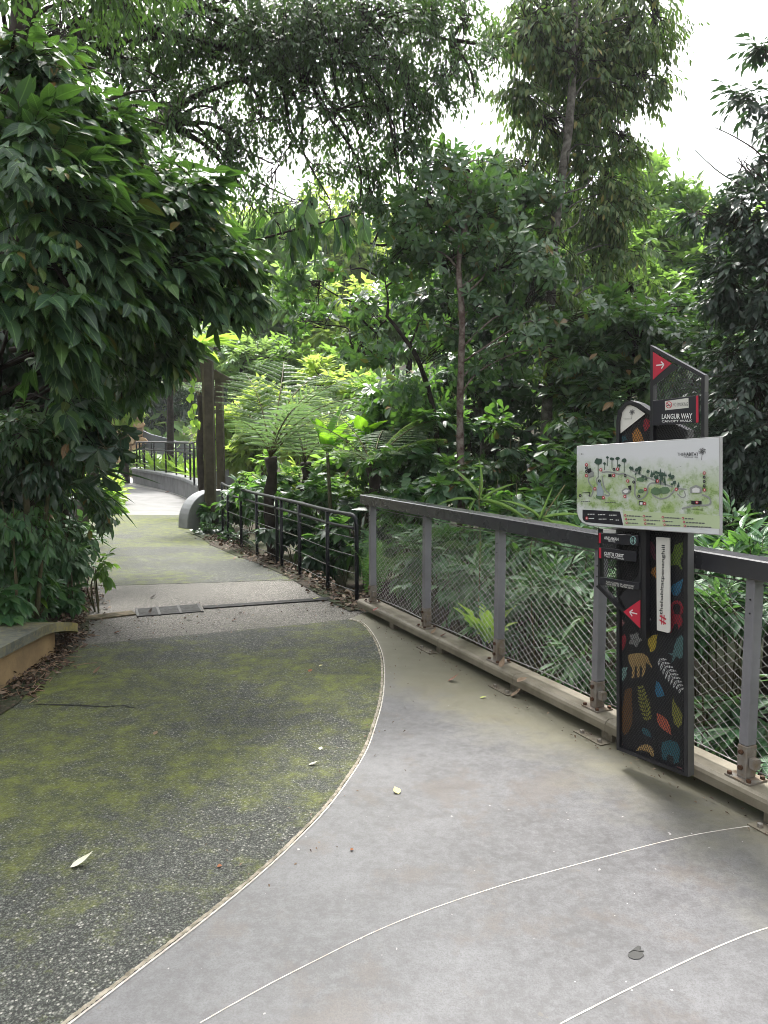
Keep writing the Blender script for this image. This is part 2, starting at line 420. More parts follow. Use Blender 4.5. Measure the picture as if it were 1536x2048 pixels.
def tubes_np(P0, P1, r0, r1):
    d = norm(P1 - P0); a = norm(np.cross(d, np.array([0.3, 0.5, 0.81]))); b = np.cross(d, a)
    n = len(P0); V = np.empty((n, 6, 3))
    for k in range(3):
        o = a * math.cos(k * 2.0944) + b * math.sin(k * 2.0944)
        V[:, k] = P0 + o * r0; V[:, 3 + k] = P1 + o * r1
    f = np.array([(0, 1, 4), (0, 4, 3), (1, 2, 5), (1, 5, 4), (2, 0, 3), (2, 3, 5)])
    return V.reshape(-1, 3), (f[None] + (np.arange(n) * 6)[:, None, None]).reshape(-1, 3)

def clumps_px(lst):
    """(px, py, distance, radius in px [, density]) -> world clumps"""
    return [(np.array(at(c[0], c[1], c[2])), c[3] * c[2] / F_PX, 0.85, c[4] if len(c) > 4 else 1.0) for c in lst]

def add_leaves(root, data, tm, mat, parts, curl=0.15, fold=0.25, tm_far=None, wave=0.0):
    P, D, Nn, L, W = data
    size = L / np.linalg.norm(P - CAMP, axis=1)
    size = np.where(seen(P), size, 0) + RNG.random(len(P)) * 1e-3 * 6
    order = np.argsort(-size); a, b = order[:parts], order[parts:]
    if parts: leaf_objects(P[a], D[a], Nn[a], L[a], W[a], tm, mat, root, curl, fold, wave)
    base = np.array(root.location)
    leaf_stuff('foliage', P[b] - base, D[b], Nn[b], L[b], W[b], tm_far or tm, mat, root, curl, fold, wave)

def limbs_to(root, start_pts, clumps, r0, r1, mat, n=None, name='branch', sag=0.12):
    """a curved branch from the nearest start point to each clump's centre"""
    base = Vector(root.location)
    cl = clumps if n is None else clumps[:n]
    for c in cl:
        e = Vector(c[0]); s_ = min(start_pts, key=lambda p: (Vector(p) - e).length + abs(Vector(p).z - e.z + 0.6) * 0.6); s_ = Vector(s_)
        L = (e - s_).length
        m1 = s_.lerp(e, 0.35) + Vector((random.uniform(-1, 1), random.uniform(-1, 1), random.uniform(0.2, 1.3))) * sag * L
        m2 = s_.lerp(e, 0.7) + Vector((random.uniform(-1, 1), random.uniform(-1, 1), random.uniform(0, 1.3))) * sag * L
        pts = spline([s_ - base, m1 - base, m2 - base, e - base], 4)
        MB().tube(pts, list(np.linspace(r0, r1, len(pts))), 5).build(name, mat, root, True)

def tree(name, label, trunk, tr, clumps, n, per, tl, L, W, mode, leafm, bark, tm=T2, tm_far=None, parts=0, droop=0.3, shell=0.5, out=0.7,
         curl=0.15, fold=0.25, br=(0.05, 0.015), nbr=None, group=None, cat='tree', twig_r=0.004, twigs=1.0, bias=None, extra=(), sides=8, small=None):
    """trunk: list of world points (or several lists); everything hangs on an Empty at the trunk's foot"""
    stems = trunk if isinstance(trunk[0], (list, tuple)) and not isinstance(trunk[0][0], (int, float)) else [trunk]
    root = thing(name, label, cat, tuple(stems[0][0]), 0, group)
    base = Vector(stems[0][0]); starts = []
    for i, st in enumerate(stems):
        pts = [Vector(p) for p in spline([tuple(p) for p in st], 6)]
        k = len(pts); rr = tr if not hasattr(tr, '__len__') else tr[min(i, len(tr) - 1)]
        rad = [rr * (1.0 - 0.55 * q / (k - 1)) * (1 + 0.06 * math.sin(q * 2.1 + i)) for q in range(k)]
        if i == 0: rad[0] *= 1.35; rad[1] *= 1.1
        MB().tube([p - base for p in pts], rad, sides).build('trunk' if i == 0 else 'limb', M[bark], root, True)
        starts += pts[k // 3:]
    for pts, r in extra:
        q = [Vector(p) for p in spline([tuple(p) for p in pts], 6)]
        MB().tube([p - base for p in q], list(np.linspace(r, r * 0.3, len(q))), 6).build('branch', M[bark], root, True)
        starts += q[1:]
    limbs_to(root, starts, clumps, br[0], br[1], M[bark], nbr)
    data, (a, b) = sprays(clumps, n, per, tl, L, W, mode, droop, shell, out, bias=bias)
    if twigs:
        m = int(len(a) * twigs); o = np.array(base)
        V, F = tubes_np(a[:m] - o, b[:m] - o, twig_r, twig_r * 0.5)
        C = np.array([c[0] for c in clumps]); near = C[np.argmin(((a[:m, None] - C[None]) ** 2).sum(-1), axis=1)]
        sel = RNG.random(m) < 0.35
        V2, F2 = tubes_np(near[sel] - o + rvec(sel.sum()) * 0.05, a[:m][sel] - o, twig_r * 1.6, twig_r)
        me = np_mesh('twigs', np.vstack([V, V2]), np.vstack([F, F2 + len(V)]), M['bark_dark'] if bark != 'stem' else M['stem'])
        tw = link(bpy.data.objects.new('twigs', me), root); tw['kind'] = 'stuff'
    add_leaves(root, data, tm, M[leafm], parts, curl, fold, tm_far)
    if small:
        n2, per2, L2, W2, tm2, mat2 = small
        (P, D, Nn, L_, W_), _ = sprays([(c[0], c[1] * 1.08) + tuple(c[2:]) for c in clumps], n2, per2, 0.2, L2, W2, mode, droop * 1.3, shell, out, bias=bias)
        leaf_stuff('foliage', P - np.array(base), D, Nn, L_, W_, tm2, M[mat2], root, curl, fold)
    return root

# ------------------------------------------------------------------ the ground
FP = Vector((-0.104, 6.87)); FT = Vector((0.421, -0.907)).normalized(); FN = Vector((-FT.y, FT.x))   # mesh fence: foot of its far post, direction, outward
def fpt(t, s=0.0, z=0.0):
    """point on the fence line: t metres from the far post towards the camera, s metres outward"""
    p = FP + FT * t + FN * s; return Vector((p.x, p.y, z))
LE = [(-6, -4.6), (0, -3.0), (4, -2.55), (4.8, -2.40), (5.8, -2.36), (6.6, -2.62), (9, -3.35), (12, -4.55), (16, -6.2), (20, -7.6), (24, -9.2), (30, -11.6), (36, -14.5), (44, -20), (60, -34)]
RE = [(-6, 6.0), (3.2, 1.6), (6.9, -0.13), (7.6, -0.42), (8.6, -0.98), (10.5, -1.95), (12.8, -3.25), (14.5, -3.7), (17, -4.05), (20, -4.8), (23, -6.1), (26, -7.8), (29, -9.4), (33, -11.0), (40, -15.5), (60, -28)]
def xl(y): return np.interp(y, [p[0] for p in LE], [p[1] for p in LE])
def xr(y): return np.interp(y, [p[0] for p in RE], [p[1] for p in RE])
def ground_z(x, y):
    x = np.asarray(x, float); y = np.asarray(y, float)
    a = np.maximum(xl(y) - x, 0); b = np.maximum(x - xr(y), 0)
    z = np.where(a > 0, np.minimum(0.1 * np.minimum(a / 0.25, 1) + 0.28 * np.maximum(a - 0.3, 0), 7.0), 0)
    steep = np.interp(y, [0, 6.5, 8.0, 12, 20, 30], [0.55, 0.55, 0.16, 0.10, 0.05, 0.03])
    z = z - np.minimum(steep * np.maximum(b - 0.1, 0) + 0.02 * np.minimum(b * 8, 1), 2.6)
    z = z + np.maximum(y - 38, 0) * 0.28 + np.clip(x / 9, 0, 1) * np.maximum(np.hypot(x, y) - 24, 0) * 0.22
    z = np.minimum(z, 17 + 3 * np.sin(x * 0.05))
    rough = 0.05 * np.sin(x * 2.1 + y * 1.3) + 0.04 * np.sin(x * 4.7 - y * 3.1)
    z = z + rough * np.clip((a + b) / 0.8, 0, 1)
    return z - 0.06 - 0.4 * np.clip((y - 13) / 3, 0, 1) * ((a <= 0.3) & (b <= 0.3) & (y < 45))

def build_ground():
    g = np.sign(np.linspace(-1, 1, 141)) * np.abs(np.linspace(-1, 1, 141)) ** 2.6 * 420
    gy = np.concatenate([np.linspace(-120, -6, 14)[:-1], np.linspace(-6, 14, 90), 14 + (np.linspace(0, 1, 60)[1:] ** 2.2) * 420])
    gx = np.unique(np.concatenate([g, np.linspace(-6, 5, 90)]))
    X, Y = np.meshgrid(gx, gy); Z = ground_z(X, Y)
    V = np.stack([X, Y, Z], -1).reshape(-1, 3); nx = len(gx); ny = len(gy)
    i = np.arange(nx - 1)[None] + (np.arange(ny - 1) * nx)[:, None]; i = i.ravel()
    F = np.stack([i, i + 1, i + nx + 1, i + nx], -1)
    m, t, b, _ = new_mat('soil'); v = gpos(t)
    f = noise(t, 0.9, 6, 0.65, v); f2 = noise(t, 30, 6, 0.7, v)
    c = mix(t, ramp(t, f, [(0.42, (0,)), (0.6, (1,))]), (0.035, 0.024, 0.016), (0.03, 0.045, 0.014))
    c = mix(t, ramp(t, f2, [(0.5, (0,)), (0.7, (1,))]), c, (0.10, 0.07, 0.045))
    t.links.new(c, b.inputs['Base Color']); b.inputs['Roughness'].default_value = 0.95
    bump(t, b, f2, 0.8, 0.03)
    o = link(bpy.data.objects.new('ground', np_mesh('ground', V, F, m, smooth=True))); o['kind'] = 'structure'
build_ground()

def mat_asphalt(name, moss, stones, base, tint):
    m, t, b, _ = new_mat(name); v = gpos(t)
    vo = N_(t, 'ShaderNodeTexVoronoi', Scale=110.0); t.links.new(v, vo.inputs['Vector'])
    cell = N_(t, 'ShaderNodeSeparateColor'); t.links.new(vo.outputs['Color'], cell.inputs[0])
    vs = N_(t, 'ShaderNodeTexVoronoi', Scale=230.0); t.links.new(v, vs.inputs['Vector']); cs = N_(t, 'ShaderNodeSeparateColor'); t.links.new(vs.outputs['Color'], cs.inputs[0])
    wear = noise(t, 1.7, 5, 0.6, v); fine = noise(t, 260, 3, 0.6, v)
    pick = mth(t, 'ADD', cell.outputs[0], mth(t, 'MULTIPLY', mth(t, 'SUBTRACT', wear, 0.5), 0.5))
    c = ramp(t, pick, stones)
    c = mix(t, ramp(t, vo.outputs['Distance'], [(0.28, (0,)), (0.62, (0.9,))]), c, base)
    c = mix(t, ramp(t, cs.outputs[1], [(0.72, (0,)), (0.78, (0.55,))]), c, tuple(x * 5.5 for x in base))
    n1 = noise(t, 0.75, 4, 0.55, v); n2 = noise(t, 7.5, 6, 0.72, v); n3 = noise(t, 55, 4, 0.7, v)
    sx = N_(t, 'ShaderNodeSeparateXYZ'); t.links.new(v, sx.inputs[0])
    zone = ramp(t, mth(t, 'DIVIDE', sx.outputs['Y'], 16.0), moss)
    q = mth(t, 'ADD', mth(t, 'ADD', mth(t, 'MULTIPLY', n1, 1.15), mth(t, 'MULTIPLY', n2, 0.9)), mth(t, 'ADD', mth(t, 'MULTIPLY', n3, 0.55), zone))
    mk = mth(t, 'MINIMUM', 1.0, mth(t, 'MAXIMUM', mth(t, 'MULTIPLY', mth(t, 'SUBTRACT', q, 1.60), 2.4), 0.0))
    mcol = mix(t, ramp(t, n2, [(0.35, (0,)), (0.65, (1,))]), tint[0], tint[1])
    c = mix(t, mth(t, 'MULTIPLY', mk, 0.86), c, mcol)
    lich = ramp(t, noise(t, 3.1, 8, 0.8, v), [(0.70, (0,)), (0.74, (0.7,))])
    c = mix(t, lich, c, (0.17, 0.165, 0.14))
    t.links.new(c, b.inputs['Base Color']); b.inputs['Roughness'].default_value = 0.82; b.inputs['Specular IOR Level'].default_value = 0.35
    h = mth(t, 'ADD', mth(t, 'MULTIPLY', vo.outputs['Distance'], -1.0), mth(t, 'MULTIPLY', n3, 0.5))
    bump(t, b, h, 0.7, 0.006)
    return m
M['asphalt'] = mat_asphalt('mossy_asphalt', [(0.0, (0.18,)), (0.10, (0.26,)), (0.16, (0.36,)), (0.24, (0.46,)), (0.34, (0.44,)), (0.46, (0.36,)), (0.60, (0.34,)), (0.74, (0.46,)), (0.90, (0.52,))],
                           [(0.0, (0.018, 0.018, 0.018)), (0.42, (0.034, 0.035, 0.033)), (0.72, (0.066, 0.067, 0.062)), (0.85, (0.12, 0.118, 0.105)), (0.95, (0.24, 0.235, 0.21)), (1.0, (0.31, 0.30, 0.27))],
                           (0.024, 0.026, 0.022), ((0.055, 0.068, 0.016), (0.135, 0.155, 0.020)))
M['band'] = mat_asphalt('washed_pebble', [(0.0, (0.0,)), (0.39, (0.32,)), (0.44, (0.12,)), (0.6, (0.0,))],
                        [(0.0, (0.024, 0.023, 0.021)), (0.35, (0.075, 0.072, 0.066)), (0.7, (0.17, 0.162, 0.148)), (1.0, (0.36, 0.345, 0.32))],
                        (0.05, 0.046, 0.04), ((0.045, 0.055, 0.016), (0.08, 0.09, 0.02)))
def mat_deck():
    m, t, b, _ = new_mat('trowelled_concrete'); v = gpos(t)
    n1 = noise(t, 1.3, 7, 0.62, v); n2 = noise(t, 6.0, 8, 0.7, v); n3 = noise(t, 120, 4, 0.6, v); n4 = noise(t, 0.55, 4, 0.5, v)
    n5 = noise(t, 3.4, 12, 0.78, mth2(t, v, (5.1, 9.2, 0))); n6 = noise(t, 24, 9, 0.8, v)
    blend = mth(t, 'ADD', mth(t, 'MULTIPLY', n1, 0.45), mth(t, 'MULTIPLY', n5, 0.55))
    c = ramp(t, blend, [(0.36, (0.052, 0.051, 0.051)), (0.46, (0.072, 0.071, 0.073)), (0.54, (0.096, 0.0955, 0.099)), (0.64, (0.126, 0.126, 0.131))])
    c = mix(t, ramp(t, n6, [(0.46, (0,)), (0.64, (0.6,))]), c, (0.135, 0.1345, 0.14))
    c = mix(t, ramp(t, n6, [(0.34, (0.6,)), (0.47, (0,))]), c, (0.060, 0.056, 0.054))
    c = mix(t, ramp(t, noise(t, 1.9, 9, 0.7, mth2(t, v, (3.1, 1.7, 0))), [(0.53, (0,)), (0.60, (0.5,)), (0.72, (0.62,))]), c, (0.088, 0.072, 0.060))
    mp_ = N_(t, 'ShaderNodeMapping'); mp_.inputs['Rotation'].default_value = (0, 0, 0.5); mp_.inputs['Scale'].default_value = (1.2, 14, 1); t.links.new(v, mp_.inputs[0])
    c = mix(t, ramp(t, noise(t, 3.0, 6, 0.7, mp_.outputs[0]), [(0.60, (0,)), (0.72, (0.35,))]), c, (0.145, 0.144, 0.148))
    c = mix(t, ramp(t, noise(t, 170, 3, 0.6, v), [(0.35, (0.5,)), (0.55, (0,))]), c, (0.055, 0.053, 0.055))
    # algae stain along the kerb and along the asphalt edge, from the distance to the fence line
    sx = N_(t, 'ShaderNodeSeparateXYZ'); t.links.new(v, sx.inputs[0])
    d = mth(t, 'ADD', mth(t, 'MULTIPLY', mth(t, 'SUBTRACT', sx.outputs[0], FP.x), -FN.x), mth(t, 'MULTIPLY', mth(t, 'SUBTRACT', sx.outputs[1], FP.y), -FN.y))
    dd = mth(t, 'ADD', d, mth(t, 'MULTIPLY', mth(t, 'SUBTRACT', n2, 0.5), -0.9))
    dd = mth(t, 'ADD', dd, mth(t, 'MULTIPLY', mth(t, 'SUBTRACT', n1, 0.5), -1.2))
    far = N_(t, 'ShaderNodeMapRange'); t.links.new(sx.outputs[1], far.inputs[0])
    far.inputs[1].default_value = 3.2; far.inputs[2].default_value = 6.6; far.inputs[3].default_value = 0.0; far.inputs[4].default_value = 0.9
    dd = mth(t, 'SUBTRACT', dd, far.outputs[0])
    st = ramp(t, dd, [(0.04, (0.75,)), (0.25, (0.38,)), (0.6, (0,))])
    c = mix(t, st, c, (0.118, 0.110, 0.066))
    spk = ramp(t, noise(t, 34, 2, 0.5, v), [(0.755, (0,)), (0.77, (0.8,))]); c = mix(t, spk, c, (0.30, 0.29, 0.28))
    spd = ramp(t, noise(t, 21, 2, 0.5, mth2(t, v, (7.3, 2.2, 0))), [(0.745, (0,)), (0.755, (0.7,))]); c = mix(t, spd, c, (0.10, 0.09, 0.08))
    t.links.new(c, b.inputs['Base Color'])
    t.links.new(mth(t, 'MULTIPLY_ADD', n2, 0.35, 0.30), b.inputs['Roughness']); b.inputs['Specular IOR Level'].default_value = 0.45
    bump(t, b, mth(t, 'ADD', n3, mth(t, 'MULTIPLY', n2, 2.0)), 0.12, 0.004)
    return m
def mth2(t, v, off):
    n = t.nodes.new('ShaderNodeVectorMath'); n.operation = 'ADD'; t.links.new(v, n.inputs[0]); n.inputs[1].default_value = off
    return n.outputs[0]
M['deck'] = mat_deck()
M['sealant'] = surf('white_sealant', (0.48, 0.46, 0.42), (0.32, 0.29, 0.25), 0.7, 30)
M['edging'] = surf('edging_stone', (0.32, 0.29, 0.23), (0.12, 0.105, 0.075), 0.8, 25, 0.3, 0, 0.4, 200)
M['pale'] = surf('pale_concrete', (0.118, 0.115, 0.1145), (0.088, 0.086, 0.085), 0.55, 2.0, 0.5, 0, 0.2, 60)
M['palest'] = surf('white_drain_band', (0.30, 0.295, 0.285), (0.24, 0.235, 0.225), 0.5, 3.0)

def sheet(name, poly, z, mat, kind='structure', thick=0.0, parent=None):
    o = MB().slab(poly, z - max(thick, 0.03), z).build(name, mat, parent)
    if kind: o['kind'] = kind
    return o
EDGE = [G(*p) for p in ((700, 1238), (728, 1248), (750, 1275), (765, 1310), (769, 1352), (765, 1400), (754, 1443), (733, 1503), (690, 1572), (640, 1635), (560, 1715), (480, 1785), (400, 1850), (300, 1927), (200, 2004), (140, 2050))]
e0, e1 = EDGE[-2], EDGE[-1]; EDGE += [e1 + (e1 - e0) * 4, e1 + (e1 - e0) * 12]
EDGE = [Vector((p[0], p[1])) for p in spline([(p.x, p.y) for p in EDGE], 4)]
bandN = [G(*p) for p in ((120, 1293), (165, 1290), (300, 1277), (460, 1262), (600, 1249), (700, 1238))]     # near edge of the pebble band
bandF = [G(*p) for p in ((120, 1176), (180, 1172), (420, 1165), (560, 1160), (640, 1166))]                   # far edge
XY = lambda L_: [(p[0], p[1]) for p in L_]
low = [(EDGE[-1].x, EDGE[-1].y)]
sheet('mossy_path', XY(EDGE[::-1]) + XY(bandN[::-1]) + [(-3.2, bandN[0].y), (-6.0, 2.0), (-7.0, -2.0)], 0.0, M['asphalt'])
sheet('pebble_path_band', [(-3.2, bandN[0].y)] + XY(bandN) + [(-0.15, 6.93), (-0.42, 7.55), (-0.75, 8.2)] + XY(bandF[::-1]) + [(-3.6, bandF[0].y)], -0.003, M['band'])
ys = np.linspace(9.05, 16.2, 16)
sheet('upper_path', [(-3.6, bandF[0].y)] + XY(bandF) + [(float(xr(y)) , y) for y in ys] + [(float(xl(y)) - 0.25, y) for y in ys[::-1]], 0.0, M['asphalt'])
ys = np.linspace(16.2, 60, 40)
sheet('pale_far_path', [(float(xr(y)), y) for y in ys] + [(float(xl(y)) - 0.25, y) for y in ys[::-1]], 0.0, M['pale'])
sheet('drain_band_path', [(float(xr(y)) - 0.03, y) for y in np.linspace(16.8, 34, 20)] + [(float(xr(y)) - 0.30 - 0.9 * max(0, (y - 22) / 12), y) for y in np.linspace(16.8, 34, 20)[::-1]], 0.005, M['palest'])
deck_poly = XY(EDGE) + [(5.5, EDGE[-1].y)] + [tuple(fpt(t, 0.16)[:2]) for t in (8.5, 5, 3, 1, 0.0)] + [tuple(fpt(-0.12, 0.0)[:2])]
sheet('concrete_deck_floor', deck_poly, 0.004, M['deck'], thick=0.12)

def strip(name, pts, wd, z, mat, kind='structure', jag=0.0):
    P = [Vector((p[0], p[1])) for p in pts]; V = []
    for i, p in enumerate(P):
        d = (P[min(i + 1, len(P) - 1)] - P[max(i - 1, 0)]).normalized(); n = Vector((-d.y, d.x))
        w1 = wd / 2 * (1 + jag * random.uniform(-1, 1)); w2 = wd / 2 * (1 + jag * random.uniform(-1, 1))
        V += [(p.x - n.x * w1, p.y - n.y * w1, z), (p.x + n.x * w2, p.y + n.y * w2, z)]
    m = MB(); m.v = V; m.f = [(2 * i, 2 * i + 2, 2 * i + 3, 2 * i + 1) for i in range(len(P) - 1)]
    o = m.build(name, mat); o['kind'] = kind; return o
fine = [Vector((p[0], p[1])) for p in spline([tuple(p) for p in EDGE], 5)]
left_of = []
for i, p in enumerate(fine):
    d = (fine[min(i + 1, len(fine) - 1)] - fine[max(i - 1, 0)]).normalized(); left_of.append(p + Vector((d.y, -d.x)) * 0.016)
strip('path_edging', left_of, 0.015, 0.0045, M['edging'], jag=0.35)
strip('path_edge_line', fine, 0.0075, 0.0062, M['sealant'], jag=0.15)
for pts in (((400, 2049), (490, 1998), (580, 1950), (770, 1857), (960, 1787), (1150, 1732), (1350, 1680), (1480, 1657), (1536, 1652)),
            ((1120, 2051), (1200, 2010), (1330, 1945), (1450, 1890), (1540, 1857), (1720, 1808), (1940, 1770))):
    strip('floor_joint_line', [G(*p) for p in (spline(pts, 6))], 0.0048, 0.0052, M['sealant'], jag=0.25)

# drain across the path: steel grate in the middle, timber and steel covers on either side
M['iron'] = surf('drain_iron', (0.03, 0.03, 0.03), (0.016, 0.015, 0.014), 0.6, 20, 0.4, 0.4)
M['oldwood'] = surf('old_timber', (0.13, 0.10, 0.065), (0.06, 0.06, 0.035), 0.85, 12, 0.2, 0, 0.5, 60)
dA, dB, dC, dD = G(155, 1240), G(272, 1226), G(402, 1216), G(690, 1196)
def drain_bar(root, a, b, wd, n, name, mat, z=0.004, fill=0.55, cross=0):
    d = (b - a).normalized(); nn = Vector((-d.y, d.x, 0)); o = Vector(root.location)
    for i in range(n):
        off = nn * (wd * ((i + 0.5) / n - 0.5))
        MB().bar(a - o + off + Vector((0, 0, z)), b - o + off + Vector((0, 0, z)), wd / n * fill, 0.012).build(name, mat, root)
r = thing('drain_grate', 'dark iron grate of long bars in the middle of the pebble strip', 'drain grate', dB)
gd = (dC - dB).normalized(); gn = Vector((-gd.y, gd.x, 0)); gs = dC + Vector((0, 0, 0)); ge = dB
drain_bar(r, dB, dC, 0.34, 14, 'bar', M['iron'], 0.001)
for i in range(4):
    p = dB.lerp(dC, (i + 0.05) / 3.1) - dB
    MB().bar(p - gn * 0.18 + Vector((0, 0, 0.003)), p + gn * 0.18 + Vector((0, 0, 0.003)), 0.022, 0.012).build('cross_bar', M['iron'], r)
r = thing('drain_cover', 'narrow dark slotted drain cover running right from the grate', 'drain cover', dC)
drain_bar(r, dC + gd * 0.02, dD, 0.12, 5, 'bar', M['iron'], 0.004)
r = thing('timber_drain_cover', 'worn brown timber strip between the grate and the low wall', 'drain cover', dA)
drain_bar(r, dA, dB - gd * 0.02, 0.17, 3, 'plank', M['oldwood'], 0.006, 0.9)

# crack in the asphalt near the left, a dark line
M['crack'] = surf('crack_dirt', (0.012, 0.012, 0.011), (0.02, 0.02, 0.018), 0.95)
strip('path_crack', [G(*p) for p in spline(((72, 1409), (110, 1410), (160, 1411), (205, 1414), (240, 1412), (268, 1416)), 8)], 0.014, 0.003, M['crack'], jag=0.8)

# ------------------------------------------------------------------ mesh fence with its kerb beam
M['rail'] = surf('rail_paint', (0.046, 0.047, 0.053), (0.034, 0.034, 0.04), 0.27, 3, 0.8, 0.0, 0.05, 300)
M['post'] = surf('post_paint', (0.20, 0.198, 0.212), (0.155, 0.153, 0.163), 0.5, 4, 0.5, 0.0, 0.05, 300)
M['bracket'] = surf('rusted_bracket', (0.22, 0.205, 0.185), (0.17, 0.13, 0.09), 0.7, 18, 0.4, 0.2, 0.3, 120)
M['kerb'] = surf('kerb_beam_paint', (0.20, 0.178, 0.135), (0.125, 0.11, 0.078), 0.6, 5, 0.4, 0, 0.15, 90)
M['bolt'] = surf('rusty_bolt', (0.11, 0.055, 0.03), (0.05, 0.03, 0.02), 0.7, 40, 0.4, 0.4)
M['steel'] = surf('steel_bolt', (0.45, 0.44, 0.42), (0.25, 0.2, 0.16), 0.4, 60, 0.5, 0.8)
M['wire'] = surf('steel_wire', (0.36, 0.355, 0.34), (0.22, 0.215, 0.20), 0.38, 30, 0.5, 0.85)
M['plate'] = surf('worn_plate', (0.20, 0.18, 0.14), (0.10, 0.085, 0.06), 0.55, 14, 0.5, 0.4)
fence = thing('mesh_fence', 'grey steel fence with wire mesh and flat handrail beside the concrete deck', 'fence', tuple(fpt(0)), math.atan2(FT.y, FT.x))
# local frame: x along the fence towards the camera, y to the left of it = outward
# handrail: a dark box section, its far end overhanging the first post
MB().box(-0.155, 6.6, -0.062, 0.058, 1.012, 1.10).build('handrail', M['rail'], fence, bevel=0.006)
PT = [0.0, 1.05, 2.08, 3.06, 4.03, 5.04, 6.05]
def hexbolt(mb, x, y, z, r, ax='y', h=0.012):
    pts = [(x + r * math.cos(k * math.pi / 3), z + r * math.sin(k * math.pi / 3)) for k in range(6)]
    if ax == 'y': mb.prism(pts, y - h, y)
    else: mb.slab([(p[0], y + p[1] - z) for p in pts], z, z + h)
for i, t in enumerate(PT):
    MB().box(t - 0.022, t + 0.022, -0.030, 0.030, 0.275, 1.0115).build('post', M['post'], fence, bevel=0.003)
    MB().box(t - 0.024, t + 0.024, -0.033, 0.032, 0.128, 0.273).build('post_bracket', M['bracket'], fence, bevel=0.003)
    MB().box(t - 0.065, t + 0.065, -0.058, 0.055, 0.1205, 0.1275).build('base_plate', M['bracket'], fence)
    MB().box(t + 0.0275, t + 0.06, -0.02, 0.012, 0.18, 0.225).build('lug', M['bracket'], fence)
    for z in (0.175, 0.245):
        b_ = MB(); hexbolt(b_, t, -0.0335, z, 0.011); b_.build('bolt', M['bolt'], fence)
    for dx, dy in ((-0.05, -0.044), (0.05, -0.044), (-0.05, 0.042), (0.05, 0.042)):
        b_ = MB(); hexbolt(b_, t + dx, dy, 0.128, 0.011, 'z'); b_.build('bolt', M['bolt'], fence)
    if i < 5:
        for z in (0.86, 0.92):
            b_ = MB(); hexbolt(b_, t + 0.006, -0.0305, z, 0.004, h=0.003); b_.build('rivet', M['crack'], fence)
# kerb beam segments: a rounded steel section on short feet, with a dark gap under it
sec = [(-0.085, 0.056), (-0.085, 0.094), (-0.078, 0.108), (-0.062, 0.1185), (0.075, 0.1195), (0.085, 0.11), (0.085, 0.056)]
segs = [(-0.17, 1.38), (1.384, 2.36), (2.364, 3.22), (3.224, 4.22), (4.224, 5.3), (5.304, 6.6)]
for a, b in segs:
    m = MB(); m.sweep([(b, 0), (a, 0)], [(-y, z) for y, z in sec]).build('kerb_beam', M['kerb'], fence)
for t in (0.55, 1.38, 2.36, 3.22, 4.22, 5.3):
    MB().box(t - 0.04, t + 0.04, -0.07, 0.06, 0.005, 0.0555).build('foot', M['plate'], fence)
for t in (1.28, 2.30, 3.16, 4.28, 5.2):
    MB().box(t - 0.11, t + 0.11, -0.155, -0.088, 0.0045, 0.0105).build('foot_plate', M['plate'], fence)
    for dx in (-0.07, 0.07):
        b_ = MB(); hexbolt(b_, t + dx, -0.128, 0.0107, 0.012, 'z', 0.014); b_.build('bolt', M['steel'], fence)
# border wires, then a diamond net hung between them, one net per bay
for z, rr in ((0.985, 0.0035), (0.165, 0.0035)):
    m = MB()
    for i in range(6): m.tube(spline([(PT[i] + 0.03, 0.012, z), ((PT[i] + PT[i + 1]) / 2, 0.012, z - 0.008 if z > 0.5 else z + 0.012), (PT[i + 1] - 0.03, 0.012, z)], 6), rr, 5)
    m.build('border_wire', M['wire'], fence)
CW = 0.070
for i in range(6):
    a, b = PT[i] + 0.032, PT[i + 1] - 0.032
    if i == 0: a += 0.03
    n = max(1, round((b - a) / CW)); cw = (b - a) / n; rows = 36; ch = (0.98 - 0.172) / rows
    m = MB()
    for sgn in (1, -1):
        for k in range(-rows, n + rows):
            pts = []
            for q in range(rows + 1):
                u = k + sgn * q * 0.5
                if -0.01 <= u <= n + 0.01:
                    z = 0.98 - q * ch; x = a + u * cw
                    wob = 0.0025 * math.sin(x * 41 + z * 23)
                    sagz = -0.010 * math.sin(math.pi * min(max(u / n, 0), 1))
                    if pts and q > 0:
                        # each crossing runs flat for a moment where the wires are clamped together
                        pts.append((x - sgn * cw * 0.10, 0.012 + sgn * 0.0022 + wob, z + ch * 0.10 + sagz))
                    pts.append((x + sgn * cw * 0.03, 0.012 + sgn * 0.0018 + wob, z - ch * 0.10 + sagz))
            if len(pts) > 1: m.tube(pts, 0.0014, 3, False)
    o = m.build('wire_mesh', M['wire'], fence); o['kind'] = 'stuff'

